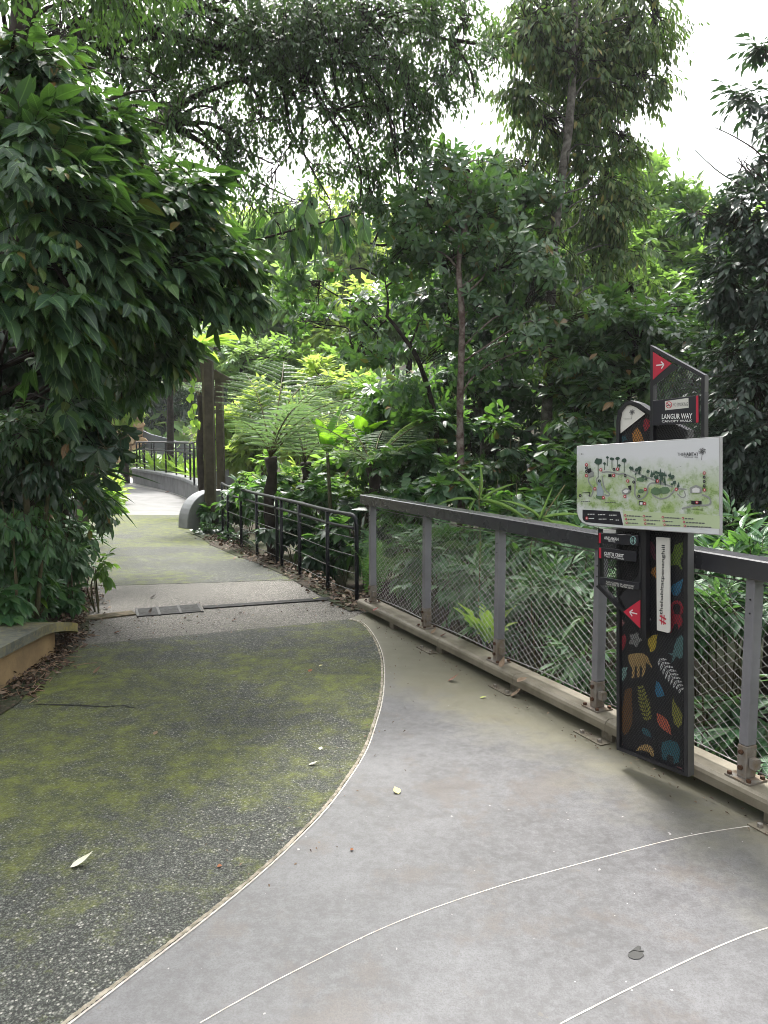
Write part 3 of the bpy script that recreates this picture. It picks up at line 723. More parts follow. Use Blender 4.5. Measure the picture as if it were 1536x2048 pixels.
# ------------------------------------------------------------------ tube railing beyond the fence
M['black'] = surf('black_paint', (0.009, 0.010, 0.014), (0.013, 0.014, 0.018), 0.5, 8, 0.3)
M['railwire'] = surf('dull_wire', (0.10, 0.10, 0.10), (0.05, 0.05, 0.05), 0.5, 20, 0.4, 0.6)
RP = [(-0.27, 7.42), (-0.60, 8.0), (-1.00, 8.92), (-1.38, 9.72), (-1.78, 10.55), (-2.16, 11.4), (-2.52, 12.2), (-2.80, 13.1)]
def gz(x, y): return float(ground_z(x, y))
def railing(name, label, P, h, posts_at, nwires, group, mat='black', r=0.021, bend=True, midgap=0.13, z0=None):
    root = thing(name, label, 'railing', (P[0][0], P[0][1], 0), 0, group); o = Vector((P[0][0], P[0][1], 0))
    c = [Vector((p[0], p[1], 0)) - o for p in spline(P, 6)]
    zb = (lambda p: z0) if z0 is not None else (lambda p: gz(p.x + o.x, p.y + o.y) - 0.03)
    top = [p + Vector((0, 0, h)) for p in c]
    if bend:
        d = (c[1] - c[0]).normalized()
        start = [Vector((c[0].x, c[0].y, zb(c[0]))), c[0] + Vector((0, 0, h - 0.10)), c[0] + d * 0.012 + Vector((0, 0, h - 0.045)), c[0] + d * 0.045 + Vector((0, 0, h - 0.01))]
        MB().tube(start + [c[0] + d * 0.10 + Vector((0, 0, h))] + top[1:], r, 8).build('top_rail', M[mat], root, True)
    else: MB().tube(top, r, 8).build('top_rail', M[mat], root, True)
    MB().tube([p - Vector((0, 0, midgap)) for p in top], r * 0.82, 6).build('middle_rail', M[mat], root, True)
    for k in range(nwires):
        MB().tube([p + Vector((0, 0, 0.10 + (h - midgap - 0.2) * k / max(nwires - 1, 1))) for p in c], 0.005 if r > 0.015 else 0.008, 4).build('wire', M['railwire'], root, True)
    for i, p in enumerate(posts_at):
        if bend and i == 0: continue
        q = Vector((p[0], p[1], 0)) - o
        MB().tube([(q.x, q.y, zb(q)), (q.x, q.y, h - 0.005)], r, 8).build('post', M[mat], root, True)
    return root
railing('tube_railing', 'black tube railing ending at the mesh fence, lowest in the photo', RP[:4], 0.86, RP[:3] + [(-1.30, 9.56)], 4, 'black tube railings along the path')
railing('tube_railing', 'black tube railing running back to the tall wooden post', RP[3:], 0.86, RP[3:], 4, 'black tube railings along the path', bend=True)

# ------------------------------------------------------------------ tall wooden posts and their beams
M['timber'] = surf('weathered_timber', (0.095, 0.082, 0.058), (0.055, 0.046, 0.034), 0.9, 6, 0.2, 0, 0.7, 45)
M['timberlight'] = surf('pale_timber_face', (0.13, 0.118, 0.07), (0.085, 0.073, 0.047), 0.9, 5, 0.2, 0, 0.5, 45)  # paler tan than the post, for its side board
pb = at(423, 1050, 14.0); pb.z = gz(pb.x, pb.y) - 0.05
pg = thing('wooden_frame', 'tall weathered timber frame of two posts and top beams beside the path', 'frame', tuple(pb))
MB().box(-0.06, 0.085, -0.08, 0.08, 0, 3.06 - pb.z).build('post', M['timber'], pg, bevel=0.008)
MB().box(-0.105, -0.0625, -0.06, 0.06, 0.0, 2.98 - pb.z).build('side_board', M['timberlight'], pg, bevel=0.005)
p2 = at(443, 985, 16.4) - pb
MB().box(p2.x - 0.075, p2.x + 0.075, p2.y - 0.085, p2.y + 0.085, -0.2, 2.96 - pb.z).build('post', M['timber'], pg, bevel=0.008)
for (ax, ay, bx, by, d) in ((352, 742, 420, 748, 14.15), (362, 712, 462, 765, 15.4), (362, 756, 420, 757, 16.2), (420, 748, 462, 764, 15.2)):
    MB().bar(at(ax, ay, d) - pb, at(bx, by, d) - pb, 0.09, 0.15).build('beam', M['timber'], pg)

# ------------------------------------------------------------------ far grey planter walls, railing, tarpaulin, stone wall
M['greywall'] = surf('grey_render', (0.20, 0.20, 0.21), (0.15, 0.15, 0.157), 0.75, 2.5, 0.3, 0, 0.25, 40)
M['greycap'] = surf('grey_cap', (0.25, 0.257, 0.27), (0.18, 0.185, 0.195), 0.6, 3, 0.4, 0, 0.15, 60)
def planter_wall(name, label, path, h, wd, capw, capt=0.09, joints=0):
    root = thing(name, label, 'wall', (path[0][0], path[0][1], 0)); o = path[0]
    P = [(p[0] - o[0], p[1] - o[1]) for p in spline(path, 6)]
    MB().sweep(P, [(-wd / 2, -0.3), (wd / 2, -0.3), (wd / 2, h - capt), (-wd / 2, h - capt)]).build('wall_body', M['greywall'], root)
    MB().sweep(P, [(-capw / 2, h - capt + .001), (capw / 2, h - capt + .001), (capw / 2, h - 0.015), (capw / 2 - 0.015, h), (-capw / 2 + 0.015, h), (-capw / 2, h - 0.015)]).build('cap', M['greycap'], root)
    return root
PW = [(-4.15, 17.6), (-4.75, 19.4), (-5.75, 21.9), (-7.1, 24.6), (-8.6, 27.2), (-9.35, 28.6)]
planter_wall('planter_wall', 'long curved grey planter wall with a rail on top at the far bend', PW, 0.56, 0.25, 0.36)
bm_ = [(-9.35, 28.6), (-9.0, 30.0), (-7.6, 30.6), (-5.5, 30.4)]
planter_wall('planter_wall', 'short grey wall end turning back behind the far agave bed', bm_, 0.56, 0.25, 0.36)
PLc = [(-6.98, 16.2), (-6.55, 17.6), (-6.6, 19.4), (-7.3, 21.0), (-8.4, 21.9)]
lw = [tuple(at(px, 1000, d)[:2]) for px, d in ((95, 15.2), (150, 15.9), (195, 17.2), (212, 18.9), (200, 20.5), (160, 21.5))]
planter_wall('planter_wall', 'low grey curved planter wall at the left of the pale path', lw, 0.42, 0.22, 0.34)
# big rounded white-grey wall end next to the wooden post
m = MB()
c0 = [at(x, 1060, 13.6) for x in (372, 420)]
hx, hy = c0[0].x, c0[0].y
prof = []
for k in range(11):
    a = math.pi * (1 - k / 20)
    prof.append((0.62 + 0.62 * math.cos(a), 0.66 * math.sin(a) ** 0.8))
prof += [(0.9, 0.66), (0.9, -0.2), (0.0, -0.2)]
o = m.prism(prof, 0, 0.30).build('rounded_wall_end', M['greycap'], None, bevel=0.01)
o.location = (hx, hy + 0.1, 0); o.rotation_euler = (0, 0, math.radians(48))
tag(o, 'pale rounded wall end behind the foot of the tall wooden post', 'wall', None, 'thing')
FR = [(-4.6, 18.4), (-5.6, 21.4), (-7.0, 24.4), (-8.5, 27.0), (-9.2, 28.3)]
railing('bend_railing', 'dark railing curving on top of the far grey planter wall', FR, 1.52, spline(FR, 2)[::-1], 3, 'dark railings at the far bend', bend=False, r=0.026, midgap=0.26, z0=0.5)
FR2 = [(-9.2, 28.3), (-9.1, 29.8), (-8.0, 30.6), (-6.4, 30.6), (-4.6, 29.8)]
railing('bend_railing', 'dark railing on the rear side of the far bend before the grey sheet', FR2, 1.52, spline(FR2, 2)[1:], 3, 'dark railings at the far bend', bend=False, r=0.026, midgap=0.26, z0=0.5)
M['tarp'] = surf('grey_sheet', (0.155, 0.165, 0.19), (0.13, 0.14, 0.16), 0.7, 0.6, 0.3, 0, 0.15, 6)
tl = [at(278, 858, 36), at(300, 868, 36), at(345, 880, 36), at(400, 896, 36), at(470, 905, 36), at(470, 962, 36), at(278, 962, 36)]
o = MB().prism([(p.x, p.z) for p in tl], 36, 36.25).build('sloping_grey_wall', M['tarp']); tag(o, 'smooth dark grey retaining wall sloping down behind the far railing', 'wall', None, 'thing')

# rubble stone wall at the far left: every stone its own piece
M['stone'] = [surf('rubble_stone', a, b_, 0.9, 5, 0.2, 0, 0.4, 20) for a, b_ in (((0.52, 0.36, 0.22), (0.40, 0.27, 0.16)), ((0.46, 0.34, 0.23), (0.34, 0.24, 0.15)), ((0.56, 0.42, 0.28), (0.42, 0.29, 0.18)))]
M['mortar'] = surf('mortar', (0.30, 0.21, 0.14), (0.2, 0.14, 0.09), 0.95, 4)
sw = thing('stone_wall', 'tan rubble stone retaining wall left of the far bend', 'wall', (-15.2, 35.2, -0.3), math.radians(8))
MB().box(-4.5, 3.9, 0, 0.5, 0, 3.2).build('mortar_backing', M['mortar'], sw)
k = 0
for row in range(9):
    x = -4.5 + random.uniform(0, 0.2); z = 0.02 + row * 0.345
    while x < 3.7:
        wd = random.uniform(0.3, 0.62); hh = 0.3
        cx, cz = x + wd / 2, z + hh / 2 + random.uniform(-0.05, 0.05)
        pts = [(cx + wd * 0.54 * math.cos(a) * random.uniform(0.8, 1.0), cz + hh * 0.62 * math.sin(a) * random.uniform(0.8, 1.0)) for a in np.linspace(0, 2 * math.pi, 8)[:-1]]
        if z < 3.0 - max(0, x + 1) * 0.12:
            MB().prism(pts, -random.uniform(0.05, 0.11), 0.05).build('stone', M['stone'][k % 3], sw, bevel=0.02); k += 1
        x += wd + 0.015

# ------------------------------------------------------------------ low tan wall with its moss-grey cap at the left
M['tanwall'] = surf('tan_render', (0.36, 0.25, 0.125), (0.22, 0.155, 0.085), 0.85, 3.2, 0.3, 0, 0.3, 50)
def mat_cap():
    m, t, b, _ = new_mat('mossy_cap'); v = gpos(t)
    n1 = noise(t, 5, 6, 0.65, v); n2 = noise(t, 28, 6, 0.7, v)
    sx = N_(t, 'ShaderNodeSeparateXYZ'); t.links.new(v, sx.inputs[0])
    c = ramp(t, n1, [(0.32, (0.05, 0.055, 0.05)), (0.5, (0.11, 0.115, 0.095)), (0.68, (0.19, 0.185, 0.12))])
    c = mix(t, ramp(t, n2, [(0.5, (0,)), (0.68, (0.8,))]), c, (0.20, 0.18, 0.10))
    end = N_(t, 'ShaderNodeMapRange'); t.links.new(sx.outputs[1], end.inputs[0])
    end.inputs[1].default_value = 5.1; end.inputs[2].default_value = 5.7; end.inputs[4].default_value = 0.8
    c = mix(t, mth(t, 'MULTIPLY', end.outputs[0], ramp(t, n2, [(0.35, (0.3,)), (0.6, (1,))])), c, (0.30, 0.24, 0.06))
    t.links.new(c, b.inputs['Base Color']); b.inputs['Roughness'].default_value = 0.8
    bump(t, b, n2, 0.4, 0.006); return m
lowall = thing('low_wall', 'low tan rendered wall with a mossy grey rounded cap at the left edge', 'wall', (-2.5, 4.8, 0))
L0 = Vector((-2.5, 4.8))
dip = lambda y: 0.14 * min(1, max(0, (y + L0.y - 5.25) / 0.62)) ** 1.6
wf = [(p[0] - L0.x, p[1] - L0.y) for p in ((-2.66, 2.0), (-2.49, 3.8), (-2.46, 4.76), (-2.455, 5.1), (-2.46, 5.35), (-2.47, 5.58))]
bk = [(p[0] - L0.x, p[1] - L0.y) for p in ((-2.66, 5.58), (-2.68, 5.2), (-2.70, 4.76), (-2.76, 3.8), (-2.9, 2.0))]
mw = MB().slab(wf + bk, -0.15, 0.225); mw.v = [(x, y, z - (dip(y) if z > 0 else 0)) for x, y, z in mw.v]
mw.build('wall_body', M['tanwall'], lowall)
cf = [(p[0] - L0.x, p[1] - L0.y) for p in spline([(-2.60, 2.0), (-2.46, 3.8), (-2.42, 4.76), (-2.405, 5.1), (-2.39, 5.4), (-2.365, 5.62), (-2.37, 5.76), (-2.44, 5.87), (-2.56, 5.88), (-2.68, 5.76), (-2.73, 5.4), (-2.76, 4.8), (-2.82, 4.0), (-2.95, 2.0)], 4)]
M['cap'] = mat_cap()
mcap = MB().slab(cf, 0.2255, 0.292)
# the cap's free end dips towards the path
mcap.v = [(x, y, z - dip(y)) for x, y, z in mcap.v]
mcap.build('cap', M['cap'], lowall)

# ------------------------------------------------------------------ the direction sign
SA, SB = G(1233, 1499, 0.088), G(1375, 1554, 0.088)
ux = (SB - SA).normalized(); SROT = math.atan2(ux.y, ux.x); bk_ = Vector((-ux.y, ux.x, 0))
sign = thing('direction_sign', 'black direction sign with map board, leaf shaped top and pattern of animals and leaves', 'sign', tuple(SA), SROT)
def sp(px, py, y=0.0):
    """pixel -> (x along the sign, z) on the plane y metres behind its front"""
    r = ray(px, py); o = Vector((0, 0, CAMZ)); q = SA + bk_ * y
    k = (q - o).dot(bk_) / r.dot(bk_); p = o + r * k - SA
    return (p.dot(ux), p.z)   # p is relative to the sign's foot
def spl(lst, y=0.0): return [sp(a, b, y) for a, b in lst]
def flatm(name, col, rough=0.5, spec=0.4):
    m, t, b, _ = new_mat(name); v = coords(t)
    f = noise(t, 9, 5, 0.6, v)
    t.links.new(mix(t, ramp(t, f, [(0.4, (0,)), (0.7, (0.5,))]), col, tuple(x * 0.8 for x in col)), b.inputs['Base Color'])
    b.inputs['Roughness'].default_value = rough; b.inputs['Specular IOR Level'].default_value = spec
    return m
K = {n: flatm('print_' + n, c) for n, c in dict(
    black=(0.010, 0.010, 0.012), plate=(0.012, 0.012, 0.017), white=(0.62, 0.62, 0.61), offwhite=(0.55, 0.54, 0.50), red=(0.42, 0.016, 0.04), grey=(0.30, 0.30, 0.29),
    darkgrey=(0.10, 0.10, 0.105), maroon=(0.17, 0.05, 0.08), green=(0.17, 0.27, 0.04), orange=(0.55, 0.25, 0.06), blue=(0.04, 0.20, 0.34), crimson=(0.40, 0.03, 0.05),
    yellow=(0.62, 0.46, 0.05), teal=(0.12, 0.25, 0.25), tan=(0.48, 0.32, 0.13), paleteal=(0.25, 0.42, 0.38), olive=(0.25, 0.25, 0.05), brown=(0.15, 0.075, 0.025),
    coral=(0.50, 0.12, 0.07), deepteal=(0.03, 0.13, 0.16), pink=(0.45, 0.2, 0.2), mapdark=(0.04, 0.075, 0.055), mapgrey=(0.25, 0.26, 0.25), mapblue=(0.28, 0.33, 0.36), palegreen=(0.42, 0.50, 0.31)).items()}
M['signframe'] = surf('sign_frame_paint', (0.012, 0.012, 0.015), (0.008, 0.008, 0.010), 0.42, 6, 0.5)
M['signside'] = surf('sign_side_paint', (0.085, 0.085, 0.085), (0.06, 0.06, 0.055), 0.5, 5, 0.5)
M['mesh'] = surf('expanded_metal', (0.014, 0.014, 0.016), (0.018, 0.018, 0.018), 0.45, 40, 0.5)
M['panelback'] = surf('sign_panel_black', (0.016, 0.016, 0.020), (0.011, 0.011, 0.013), 0.6, 8, 0.4)

# totem body
out_px = [(1233, 1499), (1232.5, 842), (1237, 821), (1248, 805), (1261, 801), (1279, 807), (1298, 820), (1340, 843), (1374, 860), (1375, 1554)]
totem = spl(out_px); totem[0] = (0.0, 0.0); totem[-1] = (totem[-1][0], 0.0)
XR = totem[-1][0]
inn = inset(totem, 0.017)
MB().ring(totem, inn, 0.0, 0.050).build('frame', M['signframe'], sign)
xt_, zt_ = totem[-2]
MB().prism([(XR + 0.0005, 0.0), (XR + 0.003, 0.0), (xt_ + 0.003, zt_), (xt_ + 0.0005, zt_)], 0.002, 0.048).build('side_plate', M['signside'], sign)
MB().prism(inset(totem, 0.0175), 0.022, 0.034).build('back_panel', M['panelback'], sign)
bp = bpy.data.objects['back_panel']

def in_poly(p, poly):
    c = False; n = len(poly)
    for i in range(n):
        a, b = poly[i], poly[i - 1]
        if (a[1] > p[1]) != (b[1] > p[1]) and p[0] < (b[0] - a[0]) * (p[1] - a[1]) / (b[1] - a[1]) + a[0]: c = not c
    return c
def exp_mesh(poly, y, parent, dx=0.0135, dz=0.022, w=0.0022):
    """expanded metal: two families of slanted strands cut to the outline"""
    xs = [p[0] for p in poly]; zs = [p[1] for p in poly]; m = MB()
    slope = dz / (dx / 2) / 2
    nz = int((max(zs) - min(zs)) / (dz / 2)) + 1
    for sg in (1, -1):
        k = -int((max(zs) - min(zs)) / slope / dx) - 2
        while k * dx + min(xs) < max(xs) + (max(zs) - min(zs)) / slope + dx:
            x0 = min(xs) + k * dx + (0 if sg > 0 else 0)
            run = []
            for q in range(nz + 1):
                z = min(zs) + q * dz / 2
                x = x0 + sg * (z - min(zs)) / slope if sg > 0 else x0 - (z - min(zs)) / slope
                if in_poly((x, z), poly): run.append((x, z))
                else:
                    if len(run) > 1: m.bar((run[0][0], y, run[0][1]), (run[-1][0], y, run[-1][1]), 0.0015, w, (0, 1, 0))
                    run = []
            if len(run) > 1: m.bar((run[0][0], y, run[0][1]), (run[-1][0], y, run[-1][1]), 0.0015, w, (0, 1, 0))
            k += 1
    o = m.build('expanded_mesh', M['mesh'], parent); o['kind'] = 'stuff'; return o
exp_mesh(inset(totem, 0.016), 0.012, sign)

# printed pattern behind the mesh: (shape, colour); crop coordinates of the photograph -> pixels
def c2(x, y): return (1130 + x * 0.30276, 1040 + y * 0.30276)
def motif(kind, col, *pts, y=0.0205, parent=None):
    m = MB()
    for poly in pts: m.flat([sp(*c2(a, b), y) for a, b in poly], y)
    o = m.build('motif', K[col], parent or bp); return o
def leafshape(cx, cy, ln, wd, ang, n=7):
    a = math.radians(ang); out = []
    for k in range(2 * n):
        t = k / n; u = t if t <= 1 else 2 - t; s_ = 1 if t <= 1 else -1
        x = (u - 0.5) * ln; yv = s_ * wd / 2 * math.sin(math.pi * u ** 0.85)
        out.append((cx + x * math.cos(a) - yv * math.sin(a), cy + x * math.sin(a) + yv * math.cos(a)))
    return out
def frondshape(x0, y0, x1, y1, n, ln, wd):
    d = Vector((x1 - x0, y1 - y0)); ang = math.degrees(math.atan2(d.y, d.x)); L_ = [leafshape((x0 + x1) / 2, (y0 + y1) / 2, d.length, 5, ang)]
    for k in range(n):
        t = (k + 0.5) / n; q = Vector((x0, y0)) + d * t; l2 = ln * (0.55 + 0.9 * math.sin(math.pi * min(t + 0.12, 1)) * 0.5)
        for s_ in (1, -1):
            a = math.radians(ang + s_ * 48)
            L_.append(leafshape(q.x + math.cos(a) * l2 / 2, q.y + math.sin(a) * l2 / 2, l2, wd, ang + s_ * 48, 4))
    return L_
motif('leaf', 'maroon', leafshape(572, 190, 110, 46, 80), leafshape(552, 245, 60, 30, 100), leafshape(590, 240, 70, 30, 60))
motif('bird', 'green', [(725, 165), (776, 145), (779, 228), (762, 262), (768, 300), (782, 325), (768, 326), (742, 296), (697, 302), (695, 228), (710, 215)])
motif('leaf', 'orange', [(565, 345), (578, 318), (601, 308), (603, 385), (585, 372)])
motif('bird', 'blue', [(782, 385), (766, 470), (744, 500), (712, 498), (697, 450), (716, 425), (748, 408)])
motif('blossom', 'grey', leafshape(548, 400, 34, 24, 90), leafshape(548, 445, 34, 26, 95))
ringp = [(738 + 45 * math.cos(a), 585 + 55 * math.sin(a)) for a in np.linspace(math.pi * 0.95, math.pi * 2.25, 12)]
ringi = [(738 + 26 * math.cos(a), 588 + 36 * math.sin(a)) for a in np.linspace(math.pi * 2.25, math.pi * 0.95, 12)]
motif('animal', 'crimson', ringp + ringi, [(697, 600), (716, 590), (726, 622), (764, 625), (778, 660), (770, 700), (748, 722), (745, 690), (722, 685), (712, 720), (697, 748), (690, 720), (700, 680)])
motif('leaf', 'pink', [(360, 640), (372, 650), (398, 680), (372, 710), (360, 715)])
motif('leaf', 'crimson', leafshape(380, 815, 130, 42, 104))
motif('blossom', 'grey', *[leafshape(463 + 24 * math.cos(a), 790 + 30 * math.sin(a), 48, 34, math.degrees(a)) for a in np.linspace(-1.2, 5.08, 6)[:-1]])
motif('leaf', 'yellow', [(545, 815), (552, 785), (580, 760), (612, 757), (605, 780), (604, 820), (596, 850), (578, 870), (562, 872), (560, 845)])
motif('leaf', 'teal', [(765, 757), (782, 780), (778, 905), (760, 918), (735, 900), (716, 930), (700, 945), (714, 900), (680, 880), (712, 880), (722, 830), (738, 785)])
motif('animal', 'tan', [(415, 900), (430, 885), (470, 880), (520, 882), (548, 905), (562, 945), (582, 972), (572, 976), (548, 950), (532, 935), (536, 975), (520, 1032), (506, 1034), (512, 985), (495, 960), (492, 1038), (474, 1040), (474, 968), (462, 966), (458, 1045), (440, 1045), (444, 980), (424, 945)])
motif('fern_leaf', 'white', *frondshape(618, 905, 770, 1125, 9, 62, 17))
motif('leaf', 'paleteal', [(360, 1025), (366, 995), (385, 975), (415, 973), (405, 995), (406, 1030), (392, 1052), (376, 1072), (372, 1050)])
motif('butterfly', 'blue', [(602, 1062), (622, 1075), (640, 1110), (658, 1160), (628, 1170), (602, 1166), (596, 1120)])
motif('fern_leaf', 'olive', *frondshape(552, 1335, 498, 1100, 9, 52, 19))
motif('animal', 'brown', [(395, 1130), (420, 1108), (442, 1112), (440, 1170), (446, 1260), (444, 1340), (420, 1405), (392, 1420), (372, 1380), (366, 1310), (382, 1230), (390, 1170)])
motif('leaf', 'olive', [(714, 1160), (722, 1200), (752, 1240), (776, 1290), (772, 1350), (748, 1378), (720, 1340), (706, 1280), (708, 1215)])
motif('leaf', 'coral', leafshape(655, 1348, 175, 62, 56))
motif('fish', 'deepteal', leafshape(540, 1405, 90, 40, 45))
motif('fungus', 'tan', [(468, 1525), (485, 1500), (515, 1484), (545, 1482), (572, 1498), (588, 1530), (586, 1565), (570, 1560), (552, 1535), (510, 1520)])
motif('animal', 'deepteal', [(640, 1470), (690, 1452), (740, 1470), (760, 1520), (752, 1600), (720, 1610), (712, 1560), (680, 1550), (668, 1590), (645, 1580), (636, 1520)])
motif('dots', 'pink', *[leafshape(745 + 9 * k, 1632 + 4 * k, 9, 7, 20, 3) for k in range(4)], *[leafshape(362 + 9 * k, 1474 + 3 * k, 8, 6, 20, 3) for k in range(3)])
motif('stem', 'white', leafshape(543, 605, 40, 5, 85), [(540, 655), (568, 650), (552, 692), (542, 690)])
# motifs of the leaf-shaped top
def c1(x, y): return (1120 + x * 0.234375, 680 + y * 0.234375)
def top_motif(col, *pts):
    m = MB()
    for poly in pts: m.flat([sp(*c1(a, b), 0.0205) for a, b in poly], 0.0205)
    m.build('motif', K[col], bp)
top_motif('orange', [(655, 742), (690, 790), (715, 860), (625, 880), (615, 800)])
top_motif('crimson', [(735, 665), (765, 690), (765, 740), (725, 785), (708, 740), (715, 690)])
top_motif('deepteal', [(520, 830), (560, 810), (570, 850), (530, 870), (508, 868)])

# lettering: a font outline turned into a thin mesh and fitted into a box
def letters(txt, x0, x1, z0, z1, y, mat, parent, bold=0.0, rot=False, name='lettering'):
    cu = bpy.data.curves.new('lettering', 'FONT'); cu.body = txt; cu.size = 1; cu.offset = bold; cu.resolution_u = 2
    tmp = bpy.data.objects.new('lettering_outline', cu); COL.objects.link(tmp)
    me = bpy.data.meshes.new_from_object(tmp.evaluated_get(bpy.context.evaluated_depsgraph_get()))
    bpy.data.objects.remove(tmp); bpy.data.curves.remove(cu)
    n = len(me.vertices); co = np.empty(n * 3, np.float32); me.vertices.foreach_get('co', co); co = co.reshape(-1, 3)
    lo, hi = co.min(0), co.max(0); f = (co - lo) / np.maximum(hi - lo, 1e-6)
    out = np.empty_like(co); out[:, 1] = y
    if rot: out[:, 0] = x1 - f[:, 1] * (x1 - x0); out[:, 2] = z0 + f[:, 0] * (z1 - z0)
    else: out[:, 0] = x0 + f[:, 0] * (x1 - x0); out[:, 2] = z0 + f[:, 1] * (z1 - z0)
    me.vertices.foreach_set('co', out.ravel()); me.materials.clear(); me.materials.append(mat); me.update()
    return link(bpy.data.objects.new(name, me), parent)
def lpx(txt, xl_, yt, xr_, yb, y, mat, parent, conv, bold=0.0, yr=None):
    """lettering whose left end spans photo rows yt..yb at column xl_ and reaches column xr_"""
    a, b = sp(*conv(xl_, yb), y), sp(*conv(xl_, yt), y); c = sp(*conv(xr_, (yt + yb) / 2), y)
    return letters(txt, a[0], c[0], a[1], b[1], y, mat, parent, bold)

# leaf top: white field with the small tree emblem
fld = MB().flat([sp(*c1(*p), 0.0095) for p in ((500, 810), (505, 690), (512, 640), (528, 600), (560, 562), (600, 555), (650, 575), (727, 630))], 0.0095).build('white_field', K['offwhite'], sign)
def tree_emblem(parent, cx, cz, r, y, mat):
    m = MB(); rr = random.Random(3)
    m.tube([(cx - r * 0.12, y, cz - r * 1.9), (cx - r * 0.05, y, cz - r), (cx, y, cz)], r * 0.05, 4)
    for k in range(7):
        a = math.radians(20 + k * 50); q = 0.55 * r
        ox, oz = cx + q * math.cos(a), cz + q * math.sin(a) * 0.85 + r * 0.15
        pts = [(ox + r * 0.38 * math.cos(t), y, oz + r * 0.34 * math.sin(t)) for t in np.linspace(a, a + 5.2, 9)]
        m.tube(pts, r * 0.045, 4); m.tube([(cx, y, cz - r * 0.2), (ox, y, oz)], r * 0.035, 4)
    m.build('emblem', mat, parent)
ez = sp(*c1(615, 620), 0.008); tree_emblem(fld, ez[0], ez[1], 0.016, 0.0085, K['darkgrey'])
lpx('THEHABITAT', 540, 668, 608, 680, 0.0085, K['grey'], fld, c1)
bpy.context.view_layer.update()

# map board
YB = -0.075
mb = spl([(1153, 892), (1440, 873), (1440, 1071), (1181, 1052), (1172, 1049), (1164.5, 1045.6), (1158, 1038), (1155, 1031), (1153.3, 1020), (1153, 1008)], YB)
board = MB().prism(mb, YB, YB + 0.022).build('map_board', flatm('board_edge', (0.36, 0.36, 0.36)), sign, bevel=0.002)
for x in (0.10, 0.30): MB().box(x - 0.012, x + 0.012, YB + 0.0225, -0.001, sp(1300, 960)[1] - 0.02, sp(1300, 960)[1] + 0.02).build('board_bracket', M['signframe'], sign)
def mat_map():
    """watercolour print: pale sky at the top, uneven green washes below"""
    m, t, b, _ = new_mat('map_print'); v = coords(t)
    sx = N_(t, 'ShaderNodeSeparateXYZ'); t.links.new(v, sx.inputs[0])
    z0, z1 = sp(1300, 1060, YB)[1], sp(1300, 880, YB)[1]
    g = N_(t, 'ShaderNodeMapRange'); t.links.new(sx.outputs[2], g.inputs[0]); g.inputs[1].default_value = z0; g.inputs[2].default_value = z1
    n1 = noise(t, 9, 6, 0.65, v); n2 = noise(t, 30, 6, 0.7, v)
    band = ramp(t, mth(t, 'ADD', g.outputs[0], mth(t, 'MULTIPLY', mth(t, 'SUBTRACT', n1, 0.5), 0.35)), [(0.12, (0.1,)), (0.24, (0.95,)), (0.5, (0.9,)), (0.70, (0.35,)), (0.82, (0.0,))])
    k = mth(t, 'MULTIPLY', band, ramp(t, mth(t, 'ADD', mth(t, 'MULTIPLY', n1, 0.6), mth(t, 'MULTIPLY', n2, 0.4)), [(0.36, (0.15,)), (0.56, (1,))]))
    c = mix(t, k, (0.58, 0.59, 0.61), (0.25, 0.36, 0.10))
    c = mix(t, mth(t, 'MULTIPLY', band, ramp(t, n2, [(0.52, (0,)), (0.62, (0.8,))])), c, (0.13, 0.22, 0.06))
    t.links.new(c, b.inputs['Base Color']); b.inputs['Roughness'].default_value = 0.4
    return m
Yp = YB - 0.001
mp = MB().flat(inset(mb, 0.004), Yp).build('map_print', mat_map(), board)
def P1(*pts, y=Yp - 0.0006): return [sp(*c1(*p), y) for p in pts]
def bprint(name, mat, polys, y=Yp - 0.0008, parent=None):
    m = MB()
    for q in polys: m.flat([sp(*c1(*p), y) for p in q], y)
    o = m.build(name, mat, parent or board)
    if len(polys) > 1: o['kind'] = 'stuff'
    return o
bprint('legend_band', K['palegreen'], [[(535, 1455), (1362, 1500), (1362, 1612), (1200, 1600), (545, 1583)]])
bprint('legend_panel', K['plate'], [[(192, 1447), (512, 1464), (540, 1582), (222, 1555), (200, 1540), (192, 1520)]], Yp - 0.0012)
def path_print(pts, wpx, mat, y):
    q = [Vector(p) for p in spline(pts, 5)]; L_, R_ = [], []
    for i, p in enumerate(q):
        d = (q[min(i + 1, len(q) - 1)] - q[max(i - 1, 0)]).normalized(); L_.append(p + Vector((-d.y, d.x)) * wpx / 2); R_.append(p - Vector((-d.y, d.x)) * wpx / 2)
    m = MB()
    for i in range(len(q) - 1): m.flat([sp(*c1(*p), y) for p in (L_[i], L_[i + 1], R_[i + 1], R_[i])], y)
    return m.build('map_path', mat, board)
yy = Yp - 0.0009
for pts, wd in (([(290, 1160), (245, 1180), (250, 1220), (278, 1260), (280, 1300), (262, 1335), (240, 1325)], 11), ([(330, 1165), (310, 1190), (320, 1230)], 10),
                ([(360, 1160), (370, 1230), (390, 1280), (420, 1310), (412, 1330), (380, 1320)], 11), ([(360, 1130), (400, 1125), (450, 1130), (500, 1145), (540, 1140), (600, 1165), (640, 1190), (640, 1260), (640, 1320), (670, 1358), (710, 1345), (745, 1300), (750, 1250), (790, 1220), (900, 1235)], 12),
                ([(600, 1105), (700, 1155), (830, 1205), (960, 1255)], 13), ([(780, 1290), (800, 1330), (860, 1355), (920, 1340), (960, 1300), (990, 1270), (1080, 1275)], 12),
                ([(1000, 1310), (1040, 1345), (1070, 1330), (1060, 1290)], 10), ([(1210, 1320), (1270, 1345), (1285, 1390), (1250, 1410), (1150, 1412), (1040, 1440)], 15)):
    path_print(pts, wd, K['mapgrey'], yy); yy -= 0.00015
rr = random.Random(11)
